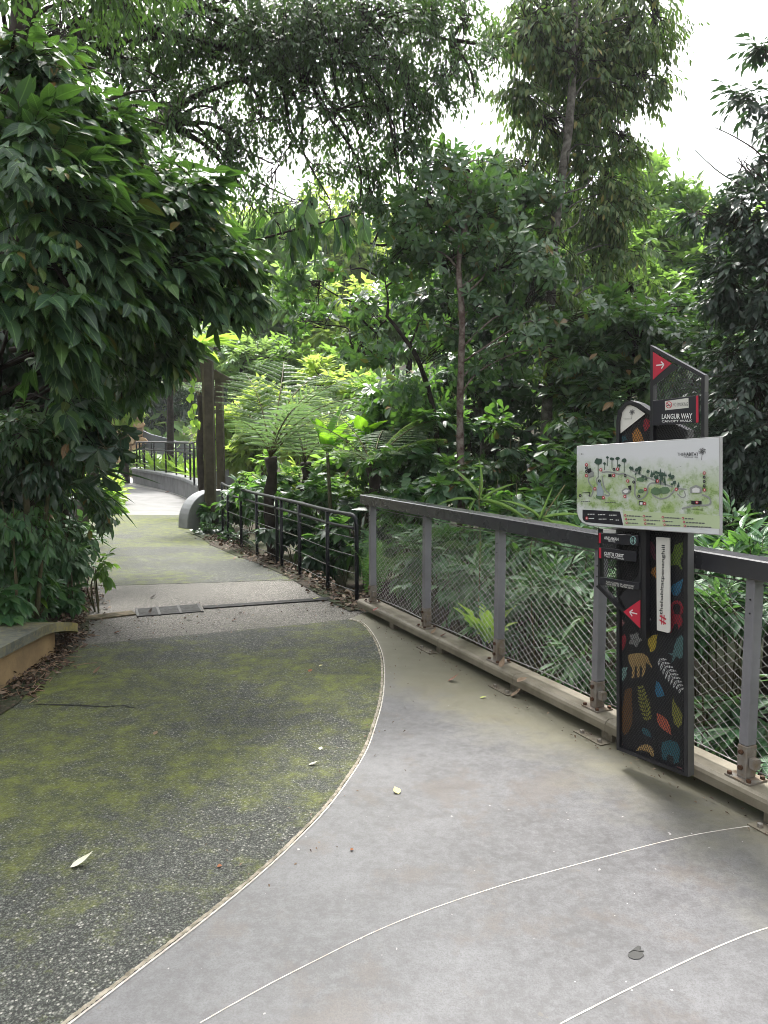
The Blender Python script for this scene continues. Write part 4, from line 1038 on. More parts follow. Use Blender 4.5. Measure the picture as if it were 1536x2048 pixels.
blob = lambda x, y, a, b_, n=7: [(x + a * math.cos(t) * rr.uniform(.75, 1.1), y + b_ * math.sin(t) * rr.uniform(.75, 1.1)) for t in np.linspace(0, 2 * math.pi, n + 1)[:-1]]
palms = []
for x, y0, y1, r_ in ((325, 1170, 1035, 36), (404, 1075, 1003, 14), (443, 1095, 1015, 18), (490, 1090, 1010, 20), (548, 1130, 1028, 24), (380, 1110, 1055, 14), (505, 1110, 1070, 13)):
    palms += [[(x - 2.5, y0), (x - 2, y1), (x + 2, y1), (x + 2.5, y0)], blob(x, y1, r_, r_ * 0.85, 9)]
bprint('map_tree', K['mapdark'], palms, Yp - 0.0028)
pines = []
for k in range(46):
    u = rr.random(); x = 600 + u * 420; yb_ = 1110 + u * 100 + rr.uniform(-25, 60); h_ = rr.uniform(22, 60)
    if rr.random() < 0.5: pines.append([(x - h_ * 0.22, yb_), (x, yb_ - h_), (x + h_ * 0.22, yb_)])
    else: pines.append(blob(x, yb_ - h_ * 0.5, h_ * 0.34, h_ * 0.36, 7))
    pines.append([(x - 1.5, yb_ + 12), (x - 1.5, yb_ - 4), (x + 1.5, yb_ - 4), (x + 1.5, yb_ + 12)])
for q_, yq in zip(range(0, len(pines), 12), np.linspace(0.003, 0.0036, 9)): bprint('map_tree', K['mapdark'], pines[q_:q_ + 12], Yp - yq)
bprint('map_foliage', flatm('print_mapgreen', (0.10, 0.17, 0.09)), [blob(820, 1290, 60, 35), blob(890, 1285, 50, 35), blob(690, 1190, 40, 25), blob(340, 1335, 40, 32), blob(690, 1290, 28, 22)], Yp - 0.0024)
bprint('map_building', K['mapgrey'], [[(1105, 1262), (1160, 1235), (1215, 1262), (1205, 1305), (1110, 1305)], [(235, 1125), (262, 1095), (290, 1130), (285, 1160), (240, 1160)], [(525, 1285), (560, 1260), (600, 1265), (600, 1300), (560, 1320), (530, 1310)]], Yp - 0.0038)
bprint('map_building', K['black'], [[(1120, 1372), (1208, 1372), (1208, 1402), (1120, 1402)], [(672, 1375), (712, 1375), (712, 1408), (672, 1408)], [(580, 1245), (608, 1240), (605, 1285), (585, 1270)], [(232, 1100), (262, 1092), (270, 1125), (240, 1140)], [(412, 1145), (440, 1145), (440, 1168), (412, 1168)]], Yp - 0.0042)
bprint('map_building', K['white'], [[(1128, 1270), (1160, 1258), (1192, 1270), (1190, 1302), (1130, 1302)], [(680, 1385), (704, 1385), (704, 1405), (680, 1405)], [(535, 1290), (562, 1275), (585, 1280), (580, 1300), (555, 1308)]], Yp - 0.0046)
bprint('map_waterfall', K['mapblue'], [[(322, 1190), (345, 1190), (350, 1240), (372, 1290), (368, 1330), (318, 1330), (312, 1280), (322, 1240)]], Yp - 0.0034)
bprint('map_gate', K['black'], [[(190, 1302), (258, 1298), (258, 1304), (190, 1308)], [(250, 1304), (256, 1304), (256, 1335), (250, 1335)]], Yp - 0.0036)
reds = [(225, 1158), (348, 1108), (490, 1102), (457, 1155), (578, 1203), (298, 1270), (370, 1345), (553, 1334), (727, 1275), (832, 1203), (992, 1274), (722, 1396), (1232, 1280), (1230, 1135), (225, 1065), (228, 1520), (1168, 1385)]
blks = [(460, 1103), (555, 1157), (628, 1212), (336, 1203), (672, 1333), (1230, 1170), (1230, 1207), (1230, 1245), (225, 1092), (225, 1122), (172, 1328)]
leg = [(556, 1497), (562, 1527), (568, 1560), (714, 1503), (722, 1535), (728, 1566), (876, 1512), (884, 1544), (892, 1576), (1048, 1521), (1057, 1553), (1064, 1586)]
circ = lambda x, y, r_: [(x + r_ * math.cos(t), y + r_ * 1.12 * math.sin(t)) for t in np.linspace(0, 2 * math.pi, 11)[:-1]]
def discs(pts, r_, mat, name, y, dot='white'):
    for x, y_ in pts:
        o = bprint(name, mat, [circ(x, y_, r_)], y); bprint('dot', K[dot], [circ(x, y_, r_ * 0.42)], y - 0.0006, o)
discs(reds, 13, K['crimson'], 'map_marker', Yp - 0.005); discs(blks, 12, K['black'], 'map_marker', Yp - 0.005, 'mapgrey'); discs(leg, 9.5, K['crimson'], 'legend_marker', Yp - 0.005)
lz = 0.0016
lpx('THE', 1000, 962, 1056, 988, Yp - lz, K['darkgrey'], board, c1)
lpx('HABITAT', 1058, 959, 1181, 987, Yp - lz, K['black'], board, c1, 0.015)
lpx('PENANG HILL', 1056, 992, 1180, 1004, Yp - lz, K['darkgrey'], board, c1)
ez = sp(*c1(1215, 955), Yp); tree_emblem(board, ez[0], ez[1], 0.018, Yp - 0.001, K['darkgrey'])
lpx('MAIN ENTRANCE', 1122, 1439, 1222, 1449, Yp - lz, K['black'], board, c1)
# rows of small print, too fine to read in the photograph: thin broken strokes
fineprint = []
for x, y_, ln in [(570, 1500, 125), (578, 1530, 70), (582, 1562, 84), (730, 1505, 55), (738, 1537, 120), (745, 1568, 72), (892, 1516, 135), (900, 1548, 60), (908, 1580, 118), (1066, 1524, 78), (1074, 1557, 160), (1082, 1590, 212)]:
    x2 = x
    while x2 < x + ln:
        l2 = rr.uniform(8, 26); e = min(x2 + l2, x + ln); sl_ = 0.05 * (x2 - x)
        fineprint.append([(x2, y_ - 5 + sl_), (e, y_ - 5 + sl_), (e, y_ + 5 + sl_), (x2, y_ + 5 + sl_)]); x2 = e + 5
bprint('small_print', K['darkgrey'], fineprint, Yp - 0.0018)
fp2 = []
for x, y_, ln in [(236, 1486, 58), (325, 1490, 60), (418, 1494, 64), (245, 1522, 46), (330, 1528, 66), (425, 1532, 26), (475, 1536, 28), (180, 1378, 78), (385, 1384, 88)]:
    x2 = x
    while x2 < x + ln:
        e = min(x2 + rr.uniform(8, 20), x + ln); fp2.append(([(x2, y_ - 3), (e, y_ - 3), (e, y_ + 4), (x2, y_ + 4)], y_)); x2 = e + 4
bprint('small_print', K['white'], [p for p, y_ in fp2 if y_ > 1450], Yp - 0.0018); bprint('small_print', K['darkgrey'], [p for p, y_ in fp2 if y_ < 1450], Yp - 0.0018)
bprint('map_bird', K['darkgrey'], [[(990, 1082), (1000, 1088), (1012, 1080), (1000, 1085)], [(1018, 1076), (1028, 1082), (1040, 1074), (1028, 1079)]], Yp - 0.0018)
bprint('arrow', K['mapgrey'], [[(176, 973), (186, 964), (186, 982)], [(190, 970), (200, 970), (200, 976), (190, 976)]], Yp - 0.0018)

# upper wing with the canopy walk plate
YW = -0.032
def wing(poly, y, th, t, name='wing_frame'):
    inn_ = inset(poly, t); MB().ring(poly, inn_, y, y + th).build(name, M['signframe'], sign)
    exp_mesh(inset(poly, t * 0.9), y + th * 0.5, sign); return inn_
up_ = spl([(1300.5, 690.5), (1409, 750), (1409, 980), (1300.5, 980)], YW); wing(up_, YW, 0.03, 0.015)
MB().box(up_[1][0] + 0.0005, up_[1][0] + 0.003, YW + 0.001, YW + 0.029, up_[2][1], up_[1][1] - 0.003).build('side_plate', M['signside'], sign)
def arrow(parent, cx, cy, sx_, conv, y, mat, s_=1.0):
    """arrow of three strokes around (cx, cy) in crop pixels"""
    m = MB(); Q = lambda a, b_: sp(*conv(a, b_), y)
    for (a, b_, c, d) in ((-34 * sx_, 5, 30 * sx_, -3), (32 * sx_, -3, 6 * sx_, -28), (32 * sx_, -3, 10 * sx_, 32)):
        p, q = Q(cx + a * s_, cy + b_ * s_), Q(cx + c * s_, cy + d * s_)
        dd = Vector((q[0] - p[0], q[1] - p[1])).normalized() * 0.0028 * s_; n = Vector((-dd.y, dd.x))
        m.flat([(p[0] + n.x, p[1] + n.y), (q[0] + n.x, q[1] + n.y), (q[0] - n.x, q[1] - n.y), (p[0] - n.x, p[1] - n.y)], y); y -= 0.0003
    return m.build('arrow', mat, parent)
tri = MB().prism([sp(*c1(*p), YW - 0.003) for p in ((793, 102), (950, 200), (793, 338))], YW - 0.003, YW + 0.001).build('red_pointer', K['red'], sign)
MB().flat([sp(*c1(*p), YW - 0.0015) for p in ((785, 330), (960, 205), (1010, 235), (785, 400))], YW - 0.0015).build('backing', M['signframe'], sign)
arrow(tri, 855, 212, 1, c1, YW - 0.0042, K['white'])
YL = YW - 0.012
pl = MB().prism([sp(*c1(*p), YL) for p in ((790, 518), (1180, 472), (1182, 705), (790, 730))], YL, YL + 0.011).build('canopy_walk_plate', K['plate'], sign, bevel=0.001)
MB().flat([sp(*c1(*p), YL - 0.0008) for p in ((1160, 476), (1180, 473), (1182, 703), (1160, 706))], YL - 0.0008).build('red_band', K['red'], pl)
lpx('LANGUR WAY', 868, 632, 1128, 676, YL - 0.001, K['white'], pl, c1, 0.022)
lpx('CANOPY WALK', 868, 684, 1128, 704, YL - 0.001, K['white'], pl, c1, 0.01)
ns = MB().flat([sp(*c1(*p), YL - 0.0012) for p in ((895, 522), (1096, 494), (1098, 578), (897, 600))], YL - 0.0012).build('no_smoking_label', K['offwhite'], pl)
lpx('NO SMOKING', 962, 536, 1090, 568, YL - 0.002, K['darkgrey'], pl, c1)
q = MB(); ring_o = circ(929, 553, 27); ring_i = circ(929, 553, 22)
q.ring([sp(*c1(*p), YL - 0.002) for p in ring_o], [sp(*c1(*p), YL - 0.002) for p in ring_i], YL - 0.0024, YL - 0.0016)
q.flat([sp(*c1(*p), YL - 0.002) for p in ((910, 536), (914, 532), (948, 570), (944, 574))], YL - 0.0026); q.build('no_smoking_symbol', K['red'], pl)
MB().flat([sp(*c1(*p), YL - 0.0019) for p in ((912, 554), (944, 550), (944, 558), (912, 562))], YL - 0.0019).build('cigarette', K['black'], pl)

# lower wing with the direction plates
def c7(x, y): return (1180 + x * 0.14323, 1060 + y * 0.14323)
lo_ = spl([(1196, 1058), (1283, 1058), (1283, 1262), (1232, 1212), (1196, 1173)], YW)
wing(lo_, YW, 0.03, 0.012, 'lower_wing_frame')
MB().prism(spl([(1283.5, 1058), (1292, 1058), (1292, 1276), (1283.5, 1270)], YW), YW, YW + 0.03).build('upright', M['signframe'], sign)
MB().prism(spl([(1191, 1172), (1197, 1170), (1232, 1206), (1232, 1214)], YW - 0.002), YW - 0.003, YW + 0.032).build('pointed_edge', M['signframe'], sign)
MB().prism(spl([(1236, 1195), (1283, 1140), (1283, 1262)], YW), YW + 0.010, YW + 0.014).build('backing', M['panelback'], sign)
tri = MB().prism([sp(*c7(*p), YW - 0.003) for p in ((465, 1140), (698, 978), (698, 1370))], YW - 0.003, YW + 0.001).build('red_pointer', K['red'], sign)
arrow(tri, 605, 1158, -1, lambda a, b_: c7(605 + (a - 605) * 1.6, 1158 + (b_ - 1158) * 1.5 + (a - 605) * 0.2), YW - 0.0042, K['white'], 1.0)
def dplate(pts, name):
    return MB().prism([sp(*c7(*p), YL) for p in pts], YL, YL + 0.008).build(name, K['plate'], sign, bevel=0.001)
def redend(p, pts): MB().flat([sp(*c7(*q_), YL - 0.0008) for q_ in pts], YL - 0.0008).build('red_band', K['red'], p)
d1 = dplate(((122, 40), (672, 78), (672, 218), (122, 182)), 'tents_plate'); redend(d1, ((122, 40), (152, 42), (152, 184), (122, 182)))
lpx('ANDAMAN', 196, 84, 398, 128, YL - 0.001, K['white'], d1, c7, 0.015); lpx('TENTS', 245, 136, 354, 162, YL - 0.001, K['white'], d1, c7, 0.005)
w_ = MB(); w_.ring([sp(*c7(603 + 44 * math.cos(t), 145 + 58 * math.sin(t)), YL) for t in np.linspace(0, 6.283, 17)[:-1]], [sp(*c7(603 + 37 * math.cos(t), 145 + 50 * math.sin(t)), YL) for t in np.linspace(0, 6.283, 17)[:-1]], YL - 0.0014, YL - 0.0006)
w_.build('washroom_ring', flatm('print_mint', (0.25, 0.45, 0.42)), d1)
w_ = MB()
for dx in (-16, 16): w_.flat([sp(*c7(603 + dx + a, 145 + b_), YL - 0.001) for a, b_ in ((-10, -12), (10, -12), (6, 30), (-6, 30))], YL - 0.001); w_.flat([sp(*c7(603 + dx + 7 * math.cos(t), 122 + 8 * math.sin(t)), YL - 0.001) for t in np.linspace(0, 6.283, 9)[:-1]], YL - 0.001)
w_.build('washroom_symbol', K['paleteal'], d1)
d2 = dplate(((124, 245), (645, 302), (640, 448), (124, 392)), 'crest_plate'); redend(d2, ((124, 245), (156, 249), (156, 396), (124, 392)))
lpx('CURTIS CREST', 196, 300, 472, 346, YL - 0.001, K['white'], d2, c7, 0.022); lpx('TREE TOP WALK', 198, 352, 476, 376, YL - 0.001, K['white'], d2, c7, 0.005)
d3 = dplate(((130, 655), (686, 742), (684, 835), (130, 760)), 'notice_plate')
lpx('ALSO ACCESSIBLE VIA LANGUR WAY', 222, 706, 622, 732, YL - 0.001, K['offwhite'], d3, c7, 0.004); lpx('PLEASE REFER TO THE MAP ABOVE', 222, 738, 606, 760, YL - 0.001, K['offwhite'], d3, c7)
lp2 = MB().prism(spl([(1206, 1059), (1231, 1060), (1231, 1066), (1206, 1065)], YL), YL, YL + 0.005).build('plate_edge', K['white'], sign)
# tall white strip with the tag reading upward
YS = -0.012
tg = MB().prism([sp(*c7(*p), YS) for p in ((922, 98), (1108, 112), (1114, 1410), (1105, 1432), (1085, 1438), (932, 1400))], YS, YS + 0.009).build('tag_strip', K['offwhite'], sign, bevel=0.001)
a = sp(*c7(968, 1175), YS); b_ = sp(*c7(1062, 215), YS)
letters('thehabitatpenanghill', a[0], b_[0], a[1], b_[1], YS - 0.001, K['black'], tg, 0.012, True)
a = sp(*c7(970, 1312), YS); b_ = sp(*c7(1068, 1192), YS)
letters('#', a[0], b_[0], a[1], b_[1], YS - 0.001, K['crimson'], tg, 0.02, True)

# ------------------------------------------------------------------ trees
def foot(px, d):
    x = (px - 768) / F_PX * d; return Vector((x, d, float(ground_z(x, d)) - 0.05))
def wp(*lst): return [tuple(at(*p)) for p in lst]

# overhead canopy with long dark limbs, at the top left
cl = clumps_px([(150, 30, 7.6, 100, 1.2), (250, 20, 8.5, 100, 1.3), (380, 20, 8.5, 120, 1.4), (60, 40, 7.4, 90, 1.1), (300, 60, 8.6, 90, 1.2), (500, 40, 9, 130, 1.4), (620, 30, 9, 140, 1.4), (740, 40, 9, 140, 1.5), (860, 40, 9.5, 115, 1.4), (930, 50, 9.5, 80, 1.2),
                (560, 110, 9, 115, 1.2), (680, 120, 9, 120, 1.4), (800, 130, 9.5, 120, 1.4), (890, 150, 9.5, 85, 1.2), (950, 190, 9.5, 45), (330, 110, 9, 85, 1.1), (430, 80, 9, 95, 1.3), (990, 120, 9.6, 40, .6),
                (660, 225, 9, 90, 1.1), (740, 255, 9.5, 95, 1.3), (830, 235, 9.5, 80, 1.1), (700, 330, 9.5, 65, 1.0), (630, 335, 9.5, 60, .8), (790, 300, 9.5, 65, .8), (740, 380, 9.6, 55, .8), (660, 400, 9.6, 50, .7),
                (430, 215, 9, 90, .8), (520, 235, 9, 90, .95), (455, 320, 9, 85, .95), (550, 330, 9, 80, 1.0), (850, 330, 9.6, 55, .9), (800, 370, 9.6, 50, .9), (720, 420, 9.7, 45, .8), (350, 230, 9, 80, .7), (390, 385, 9.5, 70, .75), (500, 400, 9.5, 70, .75), (590, 400, 9.5, 60, .8), (330, 330, 9.2, 80, .9), (560, 450, 9.7, 50, .7),
                (260, 210, 8.5, 85, 1.1), (180, 150, 8, 85, 1.1), (230, 110, 8, 75, 1.0), (100, 130, 7.6, 85, 1.0), (270, 290, 9, 75, 1.0), (610, 180, 9, 75, .9), (40, 210, 7.4, 80, .9), (150, 260, 7.8, 80, .9)])
cl += clumps_px([(30, 150, 6.2, 90, 1.0), (120, 60, 6.4, 90, .9), (60, -60, 6.2, 120), (200, -80, 6.6, 120), (340, -110, 7, 120), (170, 180, 6.8, 70, .9), (20, 280, 6.6, 60, .8)])  # nearer boughs; those above the frame are added to shade the broad leaves
cl += [((-4.0 + 0.9 * k, 5.6 + 0.5 * (k % 2), 6.6 + 0.3 * (k % 3)), 0.85, 0.6, 1.1) for k in range(4)]     # unseen crown over the path, added above the frame to shade leaves below
f0 = foot(30, 7.4)
tree('spreading_tree', 'large dark tree spreading long bare limbs and small leaves over the top left', [tuple(f0)] + wp((45, 600, 7.3), (42, 300, 7.2), (40, 120, 7.2), (60, -60, 7.3), (70, -260, 7.4)), 0.19, cl, 8800, 6, 0.24, 0.078, 0.017,
     'spray', 'L_canopy', 'bark_dark', T2, None, 300, 0.55, 0.45, 0.6, 0.1, 0.2, (0.03, 0.008), twig_r=0.004, twigs=0.6, extra=[
         (wp((50, 95, 7.2), (130, 75, 7.6), (190, 40, 8), (250, -30, 8.4)), 0.075), (wp((150, 60, 7.8), (235, 5, 8.2), (300, 55, 8.5), (390, 85, 8.8), (470, 95, 9), (570, 92, 9.1), (690, 80, 9.2), (780, 105, 9.4)), 0.07),
         (wp((60, 90, 7.3), (160, 78, 7.8), (260, 82, 8.3), (350, 75, 8.7), (440, 110, 9)), 0.035), (wp((180, 80, 8), (215, 110, 8.2), (300, 180, 8.8), (330, 250, 9)), 0.035),
         (wp((285, 285, 9.2), (330, 250, 9.2), (365, 208, 9.2), (420, 180, 9.2), (500, 155, 9.2), (600, 135, 9.3), (700, 120, 9.4)), 0.05), (wp((390, 5, 8.6), (470, 40, 8.9), (520, 70, 9), (640, 60, 9.2), (800, 60, 9.5), (900, 80, 9.6)), 0.045),
         (wp((420, 10, 8.8), (460, 50, 8.9), (480, 80, 8.9), (520, 60, 9)), 0.018), (wp((560, 20, 9), (600, 50, 9), (680, 40, 9.2), (760, 10, 9.3)), 0.022), (wp((360, 95, 8.8), (420, 112, 9), (480, 122, 9.1), (560, 112, 9.2)), 0.03)], sides=10)
f1 = foot(150, 12.5)
tree('leaning_tree', 'pale grey leaning tree trunk rising behind the broad leaved tree', [tuple(f1)] + wp((240, 700, 12.2), (260, 420, 11.5), (285, 290, 11), (330, 225, 10.8), (365, 190, 10.8)), 0.10,
     clumps_px([(300, 250, 11, 70, .6), (380, 180, 11, 60, .6), (250, 330, 11.5, 70), (330, 350, 11.5, 60)]), 500, 6, 0.25, 0.09, 0.02, 'spray', 'L_canopy', 'bark_grey', T2, None, 0, 0.4)

# broad leaved tree hanging over the path at the left
cl = clumps_px([(30, 60, 4.6, 55, .22), (110, 110, 4.9, 55, .2), (20, 170, 4.6, 60, .5), (60, 240, 4.8, 75, .6), (170, 270, 5.3, 60, .5), (50, 330, 4.6, 115), (170, 330, 5.2, 110), (270, 320, 5.6, 65, .6), (100, 450, 4.7, 125), (220, 430, 5.2, 120), (310, 410, 5.6, 85),
                (385, 450, 5.7, 65, .8), (50, 560, 4.6, 110), (160, 560, 5.0, 120), (270, 530, 5.4, 110), (365, 530, 5.7, 85), (430, 545, 5.8, 60), (480, 590, 5.9, 38, .8), (80, 660, 5.0, 110), (200, 630, 5.3, 105), (295, 620, 5.7, 75),
                (375, 610, 5.9, 48, .8), (130, 730, 5.7, 80, .8), (240, 690, 5.9, 70, .9), (290, 700, 6.0, 45, .9), (230, 150, 5.4, 30, .3), (300, 180, 5.6, 25, .3), (330, 250, 5.7, 28, .3), (40, 780, 5.3, 70, .7), (130, 800, 5.5, 55, .6), (60, 870, 5.4, 50, .5)])
f2 = Vector((-3.05, 5.1, 0.2))
tree('broad_leaved_tree', 'broad leaved tree hanging large pointed leaves over the path from the left', [tuple(f2), (-2.95, 5.1, 1.2), (-2.75, 5.1, 2.0), (-2.6, 5.1, 3.0), (-2.6, 5.0, 4.4)], 0.11, cl, 700, 6, 0.24, 0.165, 0.040,
     'spray', 'L_broad', 'bark_dark', T_OV, None, 300, 0.32, 0.5, 0.6, 0.22, 0.22, (0.024, 0.007), twig_r=0.0035, bias=(0.6, -0.15, -0.05), small=(520, 7, 0.10, 0.024, T_LA, 'L_broad'),
     extra=[(wp((20, 700, 5.2), (120, 690, 5.2), (200, 640, 5.3), (330, 630, 5.6), (460, 650, 5.8)), 0.02), (wp((60, 760, 5.4), (140, 660, 5.3), (230, 540, 5.3)), 0.02)])
cl = clumps_px([(585, 450, 6.0, 36), (625, 405, 6.0, 38, .8), (670, 440, 6.1, 38, .8), (705, 420, 6.2, 32, .7), (640, 375, 6.1, 32, .7), (695, 475, 6.2, 26, .7), (550, 440, 6.0, 28, .8), (610, 490, 6.0, 26, .7)])
f3 = Vector((-3.9, 6.3, 0.4))
tree('reaching_tree', 'thin tree reaching a fine twig of drooping leaves across the middle', [tuple(f3), (-3.7, 6.3, 1.7), (-3.3, 6.3, 2.7)] + wp((180, 470, 6.2), (330, 490, 6.1), (460, 490, 6.0), (580, 462, 6.0), (700, 430, 6.1)), 0.016, cl, 20, 5, 0.18, 0.17, 0.044,
     'spray', 'L_broad', 'bark_dark', T_OV, None, 200, 0.8, 0.5, 0.4, 0.18, 0.2, (0.006, 0.003), twig_r=0.003, bias=(0.2, 0, -0.4))
# finer leaves growing through and above the broad ones
cl = clumps_px([(60, 210, 5.0, 90, .6), (150, 290, 5.4, 85), (250, 330, 5.7, 75), (330, 385, 5.8, 65), (400, 440, 5.9, 55), (120, 400, 5.2, 110), (250, 470, 5.6, 100), (350, 520, 5.9, 70), (430, 520, 6.0, 50), (500, 580, 6.1, 34, .8), (60, 540, 5.2, 110), (200, 600, 5.6, 100), (310, 620, 6.0, 60),
                (390, 600, 6.1, 38), (260, 690, 6.1, 55), (315, 700, 6.2, 36), (190, 710, 5.9, 60), (260, 760, 6.2, 40, .8), (225, 800, 6.2, 36, .6), (100, 800, 5.3, 60, .8), (180, 830, 5.6, 50, .7), (30, 880, 5.1, 60, .7), (225, 860, 5.8, 32, .6)])
tree('understorey_tree', 'finer leaved tree growing through the broad leaved tree at the left', [(-3.2, 6.0, 0.25), (-3.1, 6.0, 1.5), (-2.95, 6.0, 2.8), (-2.9, 6.0, 4.2)], 0.06, cl, 1700, 7, 0.24, 0.115, 0.024,
     'spray', 'L_whorl', 'bark_dark', T_LA, None, 200, 0.45, 0.4, 0.6, 0.2, 0.25, (0.016, 0.005), twig_r=0.003, bias=(0.35, -0.1, -0.15))

# dark thicket under it
cl = clumps_px([(40, 780, 6.6, 105), (140, 760, 6.8, 85), (220, 720, 7, 75), (290, 690, 7.2, 55), (20, 880, 6.4, 80), (90, 860, 6.8, 50, .4), (180, 800, 7, 45, .5), (0, 950, 6.2, 60), (0, 690, 6.2, 90)])
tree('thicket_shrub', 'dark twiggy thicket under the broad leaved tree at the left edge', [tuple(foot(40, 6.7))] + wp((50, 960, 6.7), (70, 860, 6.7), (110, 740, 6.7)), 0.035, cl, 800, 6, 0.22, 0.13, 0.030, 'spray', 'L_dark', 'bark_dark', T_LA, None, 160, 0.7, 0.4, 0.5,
     cat='shrub', twig_r=0.004, extra=[(wp((30, 1000, 6.6), (90, 930, 6.5), (125, 860, 6.4), (130, 760, 6.4)), 0.02), (wp((10, 860, 6.3), (60, 880, 6.3), (120, 870, 6.4), (160, 850, 6.4)), 0.016)])
tree('slender_tree', 'slender tree with a tan trunk standing behind the dark thicket', [tuple(foot(86, 9.0))] + wp((86, 900, 9), (84, 760, 9), (92, 600, 9)), 0.095, clumps_px([(80, 640, 9, 90), (140, 600, 9.4, 90)]), 250, 6, 0.25, 0.14, 0.03, 'spray', 'L_dark', 'bark_tan', T2)
tree('slender_tree', 'slender black trunk right of the tan trunk in the thicket', [tuple(foot(120, 7.6))] + wp((121, 880, 7.6), (124, 760, 7.6), (128, 620, 7.6)), 0.07, clumps_px([(130, 650, 7.7, 70), (200, 640, 7.9, 80)]), 220, 6, 0.25, 0.14, 0.03, 'spray', 'L_dark', 'bark_dark', T2)
cl = clumps_px([(175, 885, 5.5, 26), (215, 900, 5.4, 24), (245, 870, 5.5, 26), (205, 845, 5.6, 28), (150, 860, 5.6, 26), (232, 950, 5.3, 20), (185, 930, 5.4, 20)])
tree('umbrella_leaf_shrub', 'thin shrub drooping dark umbrella clusters of oval leaves before the far wall', [(-2.75, 5.9, 0.2), (-2.6, 5.8, 1.0), (-2.4, 5.6, 1.55)] + wp((190, 850, 5.6)), 0.018, cl, 17, 8, 0.08, 0.155, 0.031, 'whorl', 'L_strap', 'stem', T_OB, None, 136,
     0.9, 0.6, 0.4, 0.2, 0.2, (0.006, 0.003), cat='shrub', twig_r=0.003)

# tall tree with the drooping narrow crown, right of centre
cl = clumps_px([(1085, 30, 10.4, 90), (1180, 40, 10.7, 110), (1265, 50, 10.6, 90), (1100, 130, 10.4, 100), (1205, 140, 10.7, 100), (1280, 150, 10.5, 50, .7), (1085, 240, 10.4, 75), (1180, 240, 10.8, 90), (1245, 270, 10.5, 50, .5), (1065, 330, 10.3, 55, .7),
                (1160, 340, 10.9, 80), (1215, 350, 10.8, 65, .8), (1090, 430, 10.6, 70, .8), (1200, 430, 10.8, 70, .8), (1240, 400, 10.8, 50, .6), (1045, 180, 10.3, 40, .6), (1310, 30, 10.4, 45, .7), (1235, 500, 10.9, 65, .7), (1190, 540, 10.9, 60, .7), (1050, 520, 10.6, 60, .8), (1260, 570, 10.9, 60, .7), (1060, 60, 10.2, 70, .8), (1140, 620, 10.8, 60, .8), (1230, 640, 10.8, 60, .8), (1140, 300, 9.7, 38, .7), (1112, 480, 9.7, 42, .7), (1096, 720, 9.6, 40, .7), (1152, 120, 9.8, 48, .7), (1100, 590, 9.7, 34, .7)])
tt = [tuple(foot(1086, 10))] + wp((1085, 1040, 10), (1092, 860, 10), (1100, 680, 10), (1104, 520, 10), (1118, 390, 10), (1136, 270, 10), (1146, 140, 10), (1150, 0, 10), (1150, -180, 10))
tree('tall_tree', 'tall straight tree with mottled trunk and drooping narrow leaves against the white sky', tt, 0.085, cl, 3900, 7, 0.26, 0.115, 0.022, 'spray', 'L_tall', 'bark_grey', T2, None, 300, 0.95, 0.5, 0.7, 0.1, 0.2, (0.013, 0.005), twig_r=0.004, sides=10)

# whorled trees in the middle
cl = clumps_px([(930, 340, 9.4, 70, .8), (1000, 370, 9.6, 70), (860, 400, 9.4, 80), (950, 430, 9.4, 90), (1030, 450, 9.6, 80), (820, 480, 9.3, 70), (900, 520, 9.3, 90), (1000, 540, 9.3, 90), (1060, 600, 9.2, 80), (950, 620, 9.2, 70), (1020, 680, 9.1, 75), (890, 640, 9.4, 60, .7), (1080, 700, 9, 60), (820, 340, 9.6, 45, .6), (1140, 640, 9, 60), (880, 330, 9.8, 60, .9), (960, 320, 9.9, 60, .8), (1060, 400, 10, 60, .9), (790, 420, 9.7, 50, .8), (1050, 520, 9.8, 70)])
tree('whorled_leaf_tree', 'dark tree of whorled oval leaves with mottled reddish trunk left of the tall tree', [tuple(foot(922, 8.9))] + wp((922, 1000, 8.9), (920, 820, 8.9), (924, 640, 8.9), (918, 520, 9.1), (940, 400, 9.3), (925, 320, 9.5)), 0.052, cl, 1150, 7, 0.16, 0.125, 0.027, 'whorl', 'L_whorl', 'bark_red', T_OB, None, 300, 0.15, 0.5, 0.6, 0.18, 0.22, (0.014, 0.005), twig_r=0.004)
cl = clumps_px([(640, 570, 9.8, 60), (700, 540, 9.9, 55, .8), (700, 620, 9.7, 65), (760, 640, 9.6, 60), (720, 690, 9.5, 60), (780, 720, 9.4, 60), (650, 650, 9.8, 45, .7), (800, 560, 9.8, 50, .7), (840, 640, 9.5, 55), (850, 720, 9.3, 60), (700, 460, 10, 45, .6), (760, 430, 10, 45, .6), (790, 790, 9.3, 45, .8), (860, 560, 9.6, 50, .8)])
tree('backlit_tree', 'backlit tree of fresh green whorled leaves hanging right of the tree fern', [tuple(foot(880, 9.9))] + wp((880, 1010, 9.9), (870, 840, 9.8), (838, 725, 9.7), (800, 665, 9.6), (772, 630, 9.6)), 0.045, cl, 290, 7, 0.15, 0.125, 0.027, 'whorl', 'L_whorl', 'bark_dark', T_OB, None, 300, 0.25, 0.5, 0.6, 0.18, 0.22, (0.018, 0.007), twig_r=0.004,
     extra=[(wp((900, 620, 9.7), (880, 490, 9.8), (838, 440, 9.8), (828, 400, 9.8), (840, 340, 9.9)), 0.035), (wp((838, 440, 9.8), (770, 490, 9.8), (700, 470, 9.9)), 0.022), (wp((772, 640, 9.6), (757, 660, 9.6), (755, 720, 9.5)), 0.014), (wp((774, 635, 9.6), (776, 600, 9.6), (770, 560, 9.7)), 0.02)])
